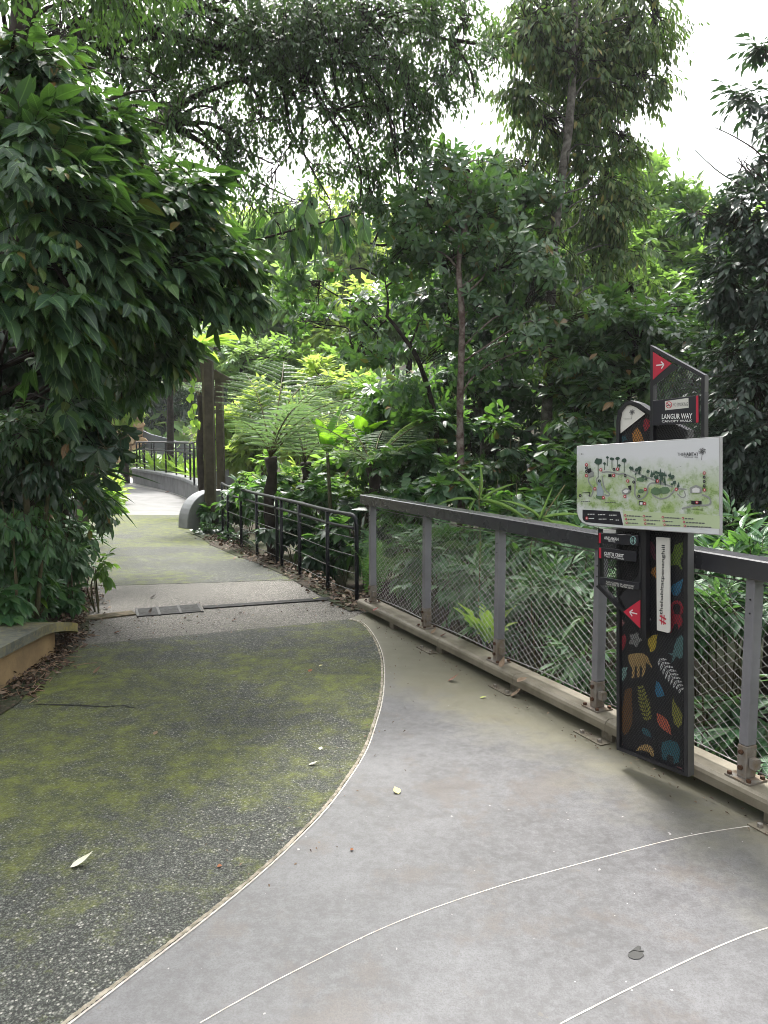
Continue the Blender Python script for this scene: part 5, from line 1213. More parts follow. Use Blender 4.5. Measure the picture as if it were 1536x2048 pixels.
cl = clumps_px([(930, 740, 10.8, 50), (1010, 720, 10.8, 50), (1040, 780, 10.6, 50), (900, 800, 10.8, 50), (980, 760, 11, 45), (1060, 860, 10.4, 50), (1000, 900, 10.8, 45, .7), (1130, 760, 10.6, 60)])
tree('forked_tree', 'grey forked trunk between the mottled trunk and the tall tree', [wp((968, 1030, 10.6), (968, 960, 10.6), (966, 880, 10.6), (963, 815, 10.6), (945, 770, 10.6), (932, 735, 10.6)), wp((965, 825, 10.6), (985, 775, 10.6), (1010, 730, 10.6), (1030, 700, 10.6))], (0.062, 0.038), cl, 330, 7, 0.16, 0.15, 0.032, 'whorl', 'L_dark', 'bark_grey', T_OB, None, 120, 0.3)

# right edge tree and the greens behind the sign
cl = clumps_px([(1535, 110, 7.2, 30, .6), (1515, 215, 7.2, 45, .5), (1550, 300, 7.2, 80, .6), (1485, 320, 7.2, 45, .35), (1430, 255, 7.2, 26, .35), (1550, 420, 7.2, 90, .7), (1470, 440, 7.2, 50, .45), (1410, 420, 7.2, 26, .4), (1390, 300, 7.2, 18, .4), (1545, 540, 7.2, 100), (1460, 560, 7.4, 55, .6), (1545, 660, 7.2, 100), (1510, 780, 7.2, 100), (1600, 240, 7.3, 60, .7), (1640, 380, 7.3, 80, .7), (1650, 560, 7.3, 90, .7), (1460, 700, 7.5, 60, .7), (1540, 900, 7, 100), (1470, 900, 7.2, 80), (1450, 820, 7.4, 60)])
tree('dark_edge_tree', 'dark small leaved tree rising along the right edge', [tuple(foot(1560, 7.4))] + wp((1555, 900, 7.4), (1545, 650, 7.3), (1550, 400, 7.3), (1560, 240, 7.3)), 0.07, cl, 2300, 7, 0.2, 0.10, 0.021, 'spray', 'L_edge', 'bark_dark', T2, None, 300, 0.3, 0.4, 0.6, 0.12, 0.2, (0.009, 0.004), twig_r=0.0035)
def bushy(name, label, lst, n, per, L, W, mode, mat, bark='bark_dark', tm=T2, parts=0, px=None, d=None, tr=0.05, cat='tree', group=None, droop=0.3, twigs=0.5):
    cl = clumps_px(lst); c = lst[0]; q = foot(px if px is not None else c[0], d or c[2])
    mid = at(c[0], c[1], c[2]); m = Vector(q).lerp(mid, 0.5) + Vector((random.uniform(-.15, .15), 0, 0))
    return tree(name, label, [tuple(q), tuple(m), tuple(mid)], tr, cl, n, per, 0.22 * max(1, L / 0.15), L, W, mode, mat, bark, tm, None, parts, droop, 0.45, 0.6, br=(tr * 0.45, tr * 0.12), cat=cat, group=group, twigs=twigs, twig_r=0.004 * max(1, c[2] / 9))
bushy('lit_tree', 'sunlit yellow green tree behind the pointed top of the sign', [(1380, 560, 17, 80), (1310, 500, 17, 60, .8), (1440, 500, 18, 70, .8), (1320, 600, 16.5, 70), (1420, 640, 16.5, 70), (1370, 470, 17.5, 50, .6), (1470, 580, 17, 60)], 1500, 7, 0.24, 0.055, 'spray', 'L_lit', tm=T2, tr=0.1)
bushy('feathery_tree', 'tall feathery pale green tree below the white sky right of the tall tree', [(1290, 400, 19, 60, .7), (1260, 330, 19, 45, .5), (1330, 420, 19, 50, .6), (1240, 480, 18.5, 60), (1290, 490, 18, 60), (1380, 420, 19, 40, .5)], 800, 7, 0.26, 0.06, 'whorl', 'L_lit', tm=T2, tr=0.1)
bushy('understorey_tree', 'mid green bush directly behind the arrow top of the sign', [(1270, 680, 9.6, 90), (1200, 620, 9.8, 70), (1180, 720, 9.6, 70), (1260, 780, 9.4, 80), (1340, 700, 9.8, 70), (1240, 860, 9.2, 80), (1150, 820, 9.4, 70), (1330, 620, 10.2, 60)], 850, 7, 0.15, 0.032, 'spray', 'L_whorl', tm=T_LA, parts=220, tr=0.04)
bushy('understorey_tree', 'glossy bush of narrow leaves right behind the map board', [(1380, 780, 8.6, 90), (1440, 860, 8.4, 90), (1360, 880, 8.4, 80), (1420, 700, 9, 80), (1320, 940, 8.2, 80), (1450, 980, 8, 80), (1230, 960, 8.6, 80), (1420, 1060, 7.8, 70)], 1000, 7, 0.13, 0.026, 'spray', 'L_whorl', tm=T_LA, parts=220, tr=0.04)
bushy('understorey_tree', 'dark leafy bush in front of the tall trunk foot above the handrail', [(1120, 900, 10.6, 60), (1150, 980, 10.4, 60), (1060, 960, 10.8, 50), (1020, 1010, 10.6, 50), (1190, 1060, 9, 50), (1100, 1050, 9.6, 50)], 420, 7, 0.15, 0.032, 'spray', 'L_dark', tm=T_LA, parts=100, tr=0.03)
bushy('understorey_tree', 'shaded bush left of the mottled reddish trunk', [(840, 800, 10.4, 70), (800, 860, 10.4, 60), (860, 900, 10.2, 70), (780, 930, 10, 60), (900, 960, 10.2, 50), (830, 980, 9.8, 50), (760, 830, 10.6, 45)], 620, 7, 0.15, 0.034, 'whorl', 'L_whorl', tm=T_OB, parts=200, tr=0.035)
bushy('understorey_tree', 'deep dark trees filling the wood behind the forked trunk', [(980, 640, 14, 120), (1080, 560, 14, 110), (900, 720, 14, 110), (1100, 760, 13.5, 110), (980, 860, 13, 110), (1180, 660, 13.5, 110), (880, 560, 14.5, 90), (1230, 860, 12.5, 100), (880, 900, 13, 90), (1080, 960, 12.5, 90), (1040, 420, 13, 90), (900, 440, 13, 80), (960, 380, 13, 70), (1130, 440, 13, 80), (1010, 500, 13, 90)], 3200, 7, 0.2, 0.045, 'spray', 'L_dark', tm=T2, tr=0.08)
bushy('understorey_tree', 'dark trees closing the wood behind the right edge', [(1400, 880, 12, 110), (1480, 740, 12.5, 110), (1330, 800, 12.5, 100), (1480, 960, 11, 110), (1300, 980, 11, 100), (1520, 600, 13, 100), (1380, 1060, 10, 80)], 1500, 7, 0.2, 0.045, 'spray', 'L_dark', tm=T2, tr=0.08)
for px, d, top, r_, lab in ((1005, 11.4, 700, 0.03, 'thin dark crooked stem right of the forked trunk'), (940, 12, 760, 0.035, 'thin dark stem just left of the forked trunk'), (1062, 11.6, 800, 0.05, 'thick dark stem left of the tall trunk foot'), (1160, 11.8, 640, 0.04, 'thin stem between the tall tree and the sign')):
    tree('sapling', lab, [tuple(foot(px, d))] + wp((px + 6, 960, d), (px - 4, 860, d), (px + 8, (top + 860) / 2, d), (px + 2, top, d)), r_, clumps_px([(px, top + 20, d, 50), (px + 20, top - 30, d, 45)]), 70, 7, 0.2, 0.15, 0.033, 'spray', 'L_dark', 'bark_dark', T2)

# the wood goes on beyond both sides of the frame
for x, y, z, r_, mt, lab in ((-5.2, 6.5, 2.6, 1.3, 'L_dark', 'dark tree on the bank left of the broad leaved tree'), (-5.8, 9.5, 3.2, 1.6, 'L_whorl', 'green tree on the bank behind the dark thicket'), (-5.4, 3.6, 2.2, 1.2, 'L_whorl', 'bushy tree on the bank behind the low wall'), (-8.5, 14, 4.5, 2.2, 'L_far', 'tree on the bank beside the curved planter wall'), (-7.5, 5, 4.5, 1.9, 'L_dark', 'tall tree up the bank outside the left edge'),
                            (4.6, 6.0, 1.2, 1.2, 'L_whorl', 'bushy tree down the slope outside the right edge'), (5.6, 8.5, 3.0, 1.7, 'L_dark', 'dark tree down the slope behind the right edge'), (4.2, 3.2, 0.4, 0.9, 'L_under', 'bush below the deck outside the right edge')):
    q = Vector((x, y, float(ground_z(x, y)) - 0.05)); top = Vector((x, y, z))
    cl = [(np.array(top), r_, .9, 1)] + [(np.array(top) + np.array([math.cos(k * 1.3), math.sin(k * 2.1) * .8, math.sin(k * 1.7) * .9]) * r_ * .8, r_ * .55, .9, 1) for k in range(7)]
    tree('bank_tree', lab, [tuple(q), tuple(q.lerp(top, .5) + Vector((.1, 0, 0))), tuple(top)], 0.07, cl, int(420 * r_), 7, 0.26, 0.17, 0.038, 'spray', mt, 'bark_dark', T2, group='trees on the banks beside the path', twigs=0.3)

# the bright hillside beyond: single trees, then the far wood as one mass
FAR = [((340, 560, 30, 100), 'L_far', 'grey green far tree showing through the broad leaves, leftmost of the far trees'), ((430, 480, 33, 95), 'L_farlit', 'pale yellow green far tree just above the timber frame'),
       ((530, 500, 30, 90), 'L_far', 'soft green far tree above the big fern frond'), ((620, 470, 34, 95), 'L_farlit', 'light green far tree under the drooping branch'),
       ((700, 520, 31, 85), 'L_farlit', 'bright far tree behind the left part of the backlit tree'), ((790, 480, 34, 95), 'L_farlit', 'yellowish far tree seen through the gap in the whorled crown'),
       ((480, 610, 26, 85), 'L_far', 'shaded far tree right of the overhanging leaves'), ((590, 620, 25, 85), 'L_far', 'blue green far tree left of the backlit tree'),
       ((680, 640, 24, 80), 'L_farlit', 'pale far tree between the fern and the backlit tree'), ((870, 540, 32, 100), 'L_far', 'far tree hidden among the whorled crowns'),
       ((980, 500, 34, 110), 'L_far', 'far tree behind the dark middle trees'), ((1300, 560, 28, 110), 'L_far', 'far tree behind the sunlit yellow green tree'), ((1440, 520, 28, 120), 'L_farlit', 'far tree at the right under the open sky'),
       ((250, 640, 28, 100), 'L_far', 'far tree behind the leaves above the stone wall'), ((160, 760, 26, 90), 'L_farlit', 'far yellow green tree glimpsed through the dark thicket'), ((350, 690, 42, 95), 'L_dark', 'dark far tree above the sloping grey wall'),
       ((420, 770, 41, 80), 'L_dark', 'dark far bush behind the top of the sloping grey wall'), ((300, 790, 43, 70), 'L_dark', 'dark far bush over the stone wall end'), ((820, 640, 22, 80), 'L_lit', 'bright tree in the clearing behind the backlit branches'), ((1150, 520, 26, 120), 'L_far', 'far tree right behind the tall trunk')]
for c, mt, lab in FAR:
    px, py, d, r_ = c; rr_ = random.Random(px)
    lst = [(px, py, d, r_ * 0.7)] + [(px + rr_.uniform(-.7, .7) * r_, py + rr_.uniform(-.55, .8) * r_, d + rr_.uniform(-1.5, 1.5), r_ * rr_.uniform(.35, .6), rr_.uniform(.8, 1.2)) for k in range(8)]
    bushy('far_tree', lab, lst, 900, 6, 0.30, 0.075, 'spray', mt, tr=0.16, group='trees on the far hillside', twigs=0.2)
def far_wood():
    n = 60000
    x = RNG.uniform(-60, 70, n); y = RNG.uniform(34, 95, n)
    k = (x > xr(y) + 2) | (x < xl(y) - 3); x, y = x[k], y[k]
    hgt = 2.5 * (0.5 + 0.5 * np.sin(x * 0.7 + 1.3 * np.sin(y * 0.45)) * np.cos(y * 0.6 + x * 0.2)) * RNG.random(len(x)) ** 0.6 + RNG.uniform(-0.2, 0.8, len(x))
    P = np.stack([x, y, ground_z(x, y) + hgt], -1)
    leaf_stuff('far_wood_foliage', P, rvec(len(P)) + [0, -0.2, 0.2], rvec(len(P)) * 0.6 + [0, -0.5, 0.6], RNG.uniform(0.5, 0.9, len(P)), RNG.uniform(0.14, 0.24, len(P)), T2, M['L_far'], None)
far_wood()

# ------------------------------------------------------------------ ferns
def frond_mesh(name, mat, ln, wd, npin, nleaf, pw, sag=0.35, lift=0.5, seed=0, tip=0.25):
    """one arching frond along +Y: pinnae on both sides, each made of small leaflets"""
    rg = np.random.default_rng(seed)
    s_ = np.linspace(0.12, 0.985, npin)
    def rach(s): return np.stack([0 * s, ln * s * (1 - 0.10 * s), ln * (lift * s - sag * s ** 2)], -1)
    P, D, Nn, L, W = [], [], [], [], []
    T = norm(np.gradient(rach(np.linspace(0, 1, 50)), axis=0))
    for i, s in enumerate(s_):
        p = rach(np.array([s]))[0]; t = T[min(49, int(s * 49))]
        pl_ = wd * (math.sin(math.pi * (0.10 + 0.90 * s)) ** 0.75 * 0.95 + tip * (1 - s)) * rg.uniform(0.92, 1.05)
        for sg in (1, -1):
            d = norm(np.array([sg * 1.0, t[1] * 0.42 * (0.6 + s), t[2] * 0.42 - 0.08 + rg.normal() * 0.04]))
            k = max(4, int(nleaf * pl_ / wd)); u = np.linspace(0.06, 0.98, k)
            q = p[None] + d[None] * (pl_ * u)[:, None]; q[:, 2] -= 0.22 * pl_ * u ** 2
            lw = pw * np.sqrt(np.maximum(1 - u ** 1.6, 0.04))
            for sd in (1, -1):
                perp = norm(np.cross(d, [0, 0, 1.0]) * sd)
                P.append(q); D.append(np.repeat(norm(perp + d * 0.35)[None], k, 0) + [0, 0, -0.22]); Nn.append(np.repeat(np.array([[0.0, 0, 1.0]]), k, 0) + perp * 0.25)
                L.append(lw); W.append(np.full(k, pl_ / k * 0.46))
    P, D, Nn = np.vstack(P), np.vstack(D), np.vstack(Nn); L, W = np.concatenate(L), np.concatenate(W)
    V, F, mid, al = leaf_verts(P, D, Nn, L, W, T2, 0.1, 0.1)
    return np_mesh(name, V, F, mat, {'rnd': np.repeat(rg.random(len(P)) * 0.35, 4), 'mid': mid, 'along': al}), [tuple(x) for x in rach(np.linspace(0, 1, 12))]
M['rachis'] = surf('rachis', (0.16, 0.15, 0.05), (0.08, 0.06, 0.025), 0.6, 12)
def fern(name, label, loc, fronds, mat, size, trunk=None, npin=22, nleaf=22, wd=0.3, group=None, seed=1, sag=0.4, lift=0.55):
    """fronds: (azimuth deg from +X, pitch deg, scale)"""
    foot_ = Vector(loc) if trunk is None else Vector((loc[0], loc[1], trunk))
    root = thing(name, label, 'fern', tuple(foot_), 0, group); top = Vector(loc) - foot_
    if trunk is not None:
        n = 9; MB().tube([(0.03 * math.sin(k), 0.02 * math.cos(k * 1.7), top.z * k / n) for k in range(n + 1)], [0.085 + 0.012 * math.sin(k * 2.3) for k in range(n + 1)], 9).build('trunk', M['bark_dark'], root, True)
    ms = [frond_mesh('frond', mat, size, size * wd, npin, nleaf, size * 0.021, sag, lift, seed + q) for q in range(2)]
    rm = [MB().tube(pts, list(np.linspace(0.011, 0.003, len(pts)) * size / 1.4), 5).mesh('rachis', M['rachis'], True) for _, pts in ms]
    for i, (az, pt, sc) in enumerate(fronds):
        o = link(bpy.data.objects.new('frond', ms[i % 2][0]), root); o.location = top
        o.rotation_euler = (math.radians(pt), math.radians(random.uniform(-12, 12)), math.radians(az - 90)); o.scale = (sc, sc, sc)
        link(bpy.data.objects.new('rachis', rm[i % 2]), o)
    return root
tf = at(540, 915, 10.9)
fern('tree_fern', 'big tree fern with broad lacy fronds right of the wooden posts', tuple(tf), [(100, 60, 1.0), (15, 46, 1.0), (-12, 34, .95), (55, 52, .95), (150, 52, .6), (-60, 40, .7), (-120, 40, .5), (35, 30, .9), (80, 36, .85), (-30, 58, .7), (120, 64, .8)], M['L_fern'], 2.0, gz(tf.x, tf.y), 14, 30, 0.36, seed=3, sag=0.5, lift=0.42)
tf = at(610, 925, 12.4)
fern('tree_fern', 'second tree fern spreading bright fronds behind the tube railing', tuple(tf), [(75, 56, 1), (5, 44, 1.05), (120, 50, .9), (-30, 34, .9), (180, 40, .8), (-90, 34, .7), (35, 60, .85), (-150, 30, .6)], M['L_fern'], 1.75, gz(tf.x, tf.y), 14, 28, 0.34, seed=8, sag=0.5, lift=0.42)
tf = at(745, 935, 9.2)
fern('tree_fern', 'finely cut darker fern before the end of the mesh fence', tuple(tf), [(170, 22, 1), (140, 34, .9), (30, 24, 1.0), (80, 20, .9), (-10, 12, .9), (200, 10, .8), (-70, 6, .7), (-120, 4, .8), (0, 36, .8)], M['L_ferndark'], 1.15, gz(tf.x, tf.y), 18, 24, 0.34, seed=12)
tf = Vector(fpt(-0.35, 0.75)); tf.z = 0.05
fern('ground_fern', 'green fern arching behind the first bay of the wire mesh', tuple(tf), [(-75, 38, 1), (-30, 34, 1.0), (-110, 32, .9), (20, 40, .8), (-150, 30, .8), (60, 30, .7), (-55, 60, .9), (-95, 55, .8)], M['L_fern'], 0.95, None, 22, 20, 0.22, seed=15)
tf = Vector(fpt(-0.55, 0.25)); tf.z = 0.0
fern('ground_fern', 'upright fern between the tube railing end and the mesh fence', tuple(tf), [(120, 62, 1), (60, 66, .9), (200, 55, .9), (-60, 58, .9), (-20, 50, .8), (250, 60, .8)], M['L_under'], 0.85, None, 22, 16, 0.16, seed=18)
tf = at(400, 790, 17); fern('tree_fern', 'pale fern fronds hanging left of the wooden posts', tuple(tf), [(180, 14, 1), (150, 24, .9), (210, 5, .9), (100, 20, .8), (-60, 10, .8), (30, 20, .8)], M['L_fern'], 1.2, gz(tf.x, tf.y), 18, 18, 0.3, seed=21)

# ------------------------------------------------------------------ strap and nest plants: every leaf a part
def rosette(name, label, loc, n, L, W, mat, tm, curl, pitch, fold=0.3, wave=0.0, az=(0, 360), cat='plant', stem=None, group=None):
    loc = Vector(loc); root = thing(name, label, cat, tuple(loc if stem is None else stem), 0, group)
    if stem is not None: MB().tube([(0, 0, 0), tuple((loc - Vector(stem)) * 0.5 + Vector((0.04, 0, 0))), tuple(loc - Vector(stem))], [0.035, 0.028, 0.022], 7).build('stem', M['stem'], root, True)
    a = np.radians(np.linspace(az[0], az[1], n, endpoint=False) + RNG.uniform(-14, 14, n)); p = np.radians(RNG.uniform(pitch[0], pitch[1], n))
    D = np.stack([np.cos(a) * np.cos(p), np.sin(a) * np.cos(p), np.sin(p)], -1)
    Nn = np.stack([-np.cos(a) * np.sin(p), -np.sin(a) * np.sin(p), np.cos(p)], -1) + rvec(n) * 0.12
    P = np.array(loc)[None] + D * 0.02 + rvec(n) * 0.01
    Ls = L * RNG.uniform(0.7, 1.15, n); Ws = W * RNG.uniform(0.85, 1.15, n)
    leaf_objects(P, D, Nn, Ls, Ws, tm, mat, root, curl, fold, wave)
    return root
q = Vector(fpt(1.62, 0.20)); q.z = 0.10
rosette('birds_nest_fern', 'bright yellow green nest fern with wavy leaves growing behind the kerb beam', q, 11, 0.34, 0.040, M['L_nest'], T_WV, 0.28, (35, 75), 0.25, 0.25)
q = at(398, 700, 14.4)
rosette('birds_nest_fern', 'bright nest fern spreading on top of the wooden frame beams', q, 24, 0.85, 0.055, M['L_nest'], T_ST, 0.38, (8, 55), 0.3, 0.05)
rosette('strap_plant', 'dark clump of long arching strap leaves at the left edge', at(45, 935, 6.0), 70, 0.72, 0.0125, M['L_strap'], T_ST, 0.62, (0, 62), 0.3, stem=(-2.9, 6.1, 0.2))
rosette('strap_plant', 'smaller dark strap leaved clump behind the big one', at(110, 965, 6.8), 40, 0.62, 0.012, M['L_strap'], T_ST, 0.65, (0, 55), 0.3, stem=(-2.95, 6.9, 0.2))
q = G(112, 1228, 0.22); rosette('strap_seedling', 'single yellowing broad blade at the end of the low wall', at(70, 1195, 6.2), 3, 0.30, 0.022, M['L_nest'], T_ST, 0.3, (-25, 25), 0.3, az=(-70, 20))
q = at(690, 905, 13); q.z = gz(q.x, q.y) + 0.5
rosette('banana_plant', 'young banana plant with big glowing yellow green leaves', at(655, 905, 10.2), 8, 0.60, 0.11, M['L_banana'], T_ST, 0.18, (25, 80), 0.3, 0.06, stem=tuple(foot(655, 10.2)))
rosette('banana_plant', 'broad glowing leaves leaning left of the backlit tree', at(728, 885, 10.4), 7, 0.62, 0.12, M['L_banana'], T_ST, 0.25, (15, 60), 0.3, 0.06, stem=tuple(foot(728, 10.4)))
for i, (px, d, lab) in enumerate(((305, 27.6, 'leftmost rosette in the bed behind the far planter wall'), (330, 26.4, 'second rosette in the bed behind the far planter wall'), (358, 24.8, 'third rosette in the bed behind the far planter wall'), (385, 23.0, 'fourth rosette in the bed, left of the wooden post'), (405, 21.5, 'pale rosette close to the wooden post in the far bed'))):
    q = at(px, 945, d); q.z = 0.42; rosette('bed_rosette', lab, q, 16, 0.8, 0.11, M['L_nest'], T_LA, 0.2, (20, 75), 0.3, group='rosettes in the far planter bed')
# climbing vine of heart shaped leaves at the timber frame
vr = thing('heart_leaf_vine', 'hanging vine of bright heart shaped leaves left of the wooden post', 'vine', tuple(at(388, 750, 14.1)))
vb = Vector(vr.location); vp = [at(385, 745, 14.1), at(381, 790, 14.1), at(388, 830, 14.1), at(394, 858, 14.05)]
MB().tube([p - vb for p in vp], 0.006, 4).build('stem', M['stem'], vr)
sp_ = spline([tuple(p) for p in vp], 5); nn_ = len(sp_)
P = np.array(sp_) + rvec(nn_) * 0.05; D = rvec(nn_) * 0.5 + [0, -0.2, -1.0]; leaf_objects(P, D, rvec(nn_) * 0.4 + [0, -1, 0.2], 0.15 * RNG.uniform(.7, 1.2, nn_), 0.055 * np.ones(nn_), T_HE, M['L_nest'], vr, 0.1, 0.15)

# ------------------------------------------------------------------ shrubs
def shrub(name, label, base, top, r, n, per, L, W, mode, mat, tm, parts, group=None, droop=0.1, flat=0.8, cat='shrub', nst=4, bias=None, twig=0.16):
    """several stems from one foot carrying leaf clusters through a low dome"""
    base = Vector(base); top = Vector(top); root = thing(name, label, cat, tuple(base), 0, group)
    for k in range(nst):
        e = top + Vector((random.uniform(-.7, .7) * r, random.uniform(-.6, .6) * r, random.uniform(-.3, .5) * r)); m = base.lerp(e, 0.5) + Vector((random.uniform(-.1, .1), random.uniform(-.1, .1), 0.05))
        MB().tube([p - base for p in [Vector(x) for x in spline([tuple(base + Vector((random.uniform(-.05, .05), random.uniform(-.05, .05), 0))), tuple(m), tuple(e)], 4)]], list(np.linspace(0.009, 0.004, 9)), 5).build('stem', M['stem'], root, True)
    cl = [(np.array(top), r, flat)] + [(np.array(top) + np.array([random.uniform(-.8, .8), random.uniform(-.7, .7), random.uniform(-.7, .45)]) * r, r * random.uniform(.4, .65), flat) for _ in range(5)]
    data, (a, b) = sprays(cl, n, per, twig, L, W, mode, droop, 0.4, 0.5, bias=bias)
    o = np.array(base); V, F = tubes_np(a - o, b - o, 0.003, 0.002); tw = link(bpy.data.objects.new('twigs', np_mesh('twigs', V, F, M['stem'])), root); tw['kind'] = 'stuff'
    add_leaves(root, data, tm, M[mat], parts, 0.2, 0.28)
    return root
# grey green shrubs beyond the wire mesh
spots = [(-0.1, 0.9, 0.62, 'behind the first bay near the far end of the mesh fence'), (0.35, 0.55, 0.35, 'low behind the first bay close to the kerb beam'), (0.8, 1.3, 0.72, 'tall behind the second fence post'), (1.05, 0.6, 0.42, 'behind the second fence post at half height'),
         (1.45, 1.1, 0.68, 'behind the middle of the second bay'), (2.0, 0.55, 0.36, 'just right of the nest fern behind the third post'), (1.95, 1.4, 0.74, 'high behind the third fence post'), (2.4, 0.9, 0.62, 'in the middle of the third bay'),
         (2.55, 0.42, 0.28, 'low in the third bay pressing on the wire'), (2.95, 1.25, 0.72, 'left of the lower plates of the sign'), (3.05, 0.6, 0.50, 'behind the fourth post by the sign'), (3.5, 0.8, 0.58, 'behind the sign body'),
         (3.45, 0.58, 0.20, 'low behind the foot of the sign'), (3.85, 1.1, 0.60, 'right of the sign at handrail height'), (3.95, 0.60, 0.38, 'left of the rightmost post close to the wire'), (4.35, 0.75, 0.52, 'at the right edge behind the last bay'), (4.2, 0.62, 0.18, 'lowest by the rightmost post bracket'), (1.55, 0.40, 0.24, 'low behind the nest fern'),
         (0.2, 1.7, 0.70, 'further down the slope behind the first bay'), (1.2, 2.1, 0.72, 'further down the slope behind the second bay'), (2.3, 2.0, 0.74, 'further down the slope behind the third bay'), (3.2, 2.0, 0.70, 'further down the slope left of the map board'), (4.0, 1.9, 0.66, 'further down the slope right of the sign')]
for i, (t, s_, h, lab) in enumerate(spots):
    b_ = Vector(fpt(t, s_)); b_.z = gz(b_.x, b_.y); r_ = 0.34 if s_ > 0.7 else 0.24
    tp = Vector((b_.x, b_.y, h))
    kind = i % 3
    shrub('slope_shrub', ('grey long leaved shrub ', 'fresh oval leaved shrub ', 'pale narrow leaved shrub ')[kind] + lab, b_, tp, r_, (95, 80, 100)[kind] if s_ > 0.7 else (55, 46, 58)[kind], (7, 7, 8)[kind], (0.15, 0.12, 0.14)[kind], (0.022, 0.026, 0.016)[kind],
          'spray', 'L_shrub', (T_LA, T_OV, T_LA)[kind], 50 if s_ < 1.5 else 20, 'shrubs on the slope beyond the mesh fence', 0.1, 1.0)
for i, (px, py, d, r_, lab) in enumerate(((1420, 1180, 5.2, 0.5, 'behind the right bay below the handrail'), (960, 1090, 7.6, 0.6, 'below the handrail left of the tall trunk'), (1090, 1140, 6.8, 0.6, 'below the handrail in front of the tall trunk'), (830, 1060, 8.4, 0.5, 'near the far end of the mesh fence'), (1250, 1180, 6, 0.5, 'behind the sign down the slope'))):
    b_ = foot(px, d); shrub('slope_bush', 'darker green bush ' + lab, b_, at(px, py, d), r_, 130, 7, 0.16, 0.03, 'spray', 'L_under', T_LA, 60, 'bushes down the slope', 0.15, 0.9)
# reeds rising over the handrail
for px, d, lab, pts in ((955, 5.9, 'tall reed with broad blades rising over the handrail left of the tall trunk', [(960, 1120), (958, 1000), (962, 960)]), (1085, 5.4, 'pale bamboo grass leaning over the handrail left of the sign', [(1060, 1120), (1085, 1040), (1130, 970)])):
    b_ = foot(px, d); root = thing('reed', lab, 'plant', tuple(b_)); P3 = [Vector(b_)] + [at(x, y, d) for x, y in pts]
    MB().tube([p - b_ for p in [Vector(z) for z in spline([tuple(p) for p in P3], 5)]], 0.004, 5).build('stalk', M['rachis'], root)
    q = P3[2] if px < 1000 else P3[2]
    if px < 1000: DD = [(-0.55, -0.1, 0.75), (0.05, -0.4, 0.95), (0.9, -0.1, -0.15), (-0.9, 0.1, 0.15), (0.7, -.2, 0.5), (-.4, -.3, -.7)]
    else: DD = [(0.95, -0.2, -0.05), (0.8, -0.1, -0.4), (-0.9, 0, 0.1), (-0.5, -0.2, 0.5), (0.9, -.1, .2), (0.3, -.3, .9)]
    n = len(DD); leaf_objects(np.array([q] * n) + rvec(n) * 0.03, np.array(DD, float), np.tile(np.array([[0.1, -0.6, 0.8]]), (n, 1)) + rvec(n) * 0.2, np.array([.34, .3, .42, .3, .28, .26]), np.array([.015, .010, .011, .009, .009, .009]), T_ST, M['L_reed'], root, 0.3, 0.3)

# leafy plants along the tube railing
for i, (px, py, d, r_, mt, lab) in enumerate(((455, 1030, 13.2, .30, 'L_under', 'leafy bush at the foot of the second wooden post'), (490, 1010, 12.2, .42, 'L_under', 'leafy bush behind the left end of the tube railing'), (545, 1000, 11.2, .42, 'L_under', 'big leaved bush over the middle of the tube railing'), (590, 1060, 10.0, .36, 'L_dark', 'dark bush low behind the tube railing'),
                                           (640, 1000, 10.6, .46, 'L_under', 'broad leaved bush above the tube railing near its end'), (690, 1060, 9.0, .36, 'L_under', 'bush behind the last two tube railing posts'), (735, 1030, 9.0, .40, 'L_dark', 'dark bush between the tube railing and the mesh fence'), (640, 1110, 9.4, .28, 'L_dark', 'small dark bush under the railing wires'),
                                           (700, 1000, 11, .46, 'L_lit', 'bright bush behind the darker fern'), (520, 960, 14, .45, 'L_lit', 'bright bush under the big tree fern'), (580, 960, 14.5, .5, 'L_farlit', 'yellow green bush behind the second tree fern'), (780, 1000, 10, .42, 'L_under', 'bush behind the far end of the handrail'))):
    d += 0.9 if px < 560 else 0.3
    b_ = foot(px, d); shrub('railing_bush', lab, b_, at(px, py, d), r_, 70, 7, 0.17, 0.042, 'spray', mt, T_OV, 60, 'bushes along the tube railing', 0.2, 0.9)
for i, (px, py, d, r_, mt, lab) in enumerate(((700, 800, 19, 95, 'L_farlit', 'low sunlit tree in the clearing above the banana plants'), (620, 740, 21, 85, 'L_lit', 'sunlit tree above the second tree fern'), (780, 820, 17, 70, 'L_lit', 'lit bush between the banana leaves and the shaded bush'), (560, 830, 18, 70, 'L_farlit', 'lit bush behind the big fern frond'),
                                           (480, 720, 22, 80, 'L_far', 'feathery far bush right of the timber beams'), (650, 880, 16, 60, 'L_farlit', 'yellow green bush behind the banana plants'), (720, 950, 14.5, 60, 'L_lit', 'lit bush low behind the darker fern'), (470, 870, 19, 60, 'L_farlit', 'bright bush seen between the wooden posts and the fern'))):
    bushy('clearing_tree', lab, [(px, py, d, r_ * .7)] + [(px + math.cos(k * 1.3) * r_ * .7, py + math.sin(k * 1.9) * r_ * .55, d + math.sin(k) * .6, r_ * .5) for k in range(6)], 620, 7, 0.22, 0.055, 'spray', mt, tm=T2, tr=0.06, group='sunlit plants in the clearing')

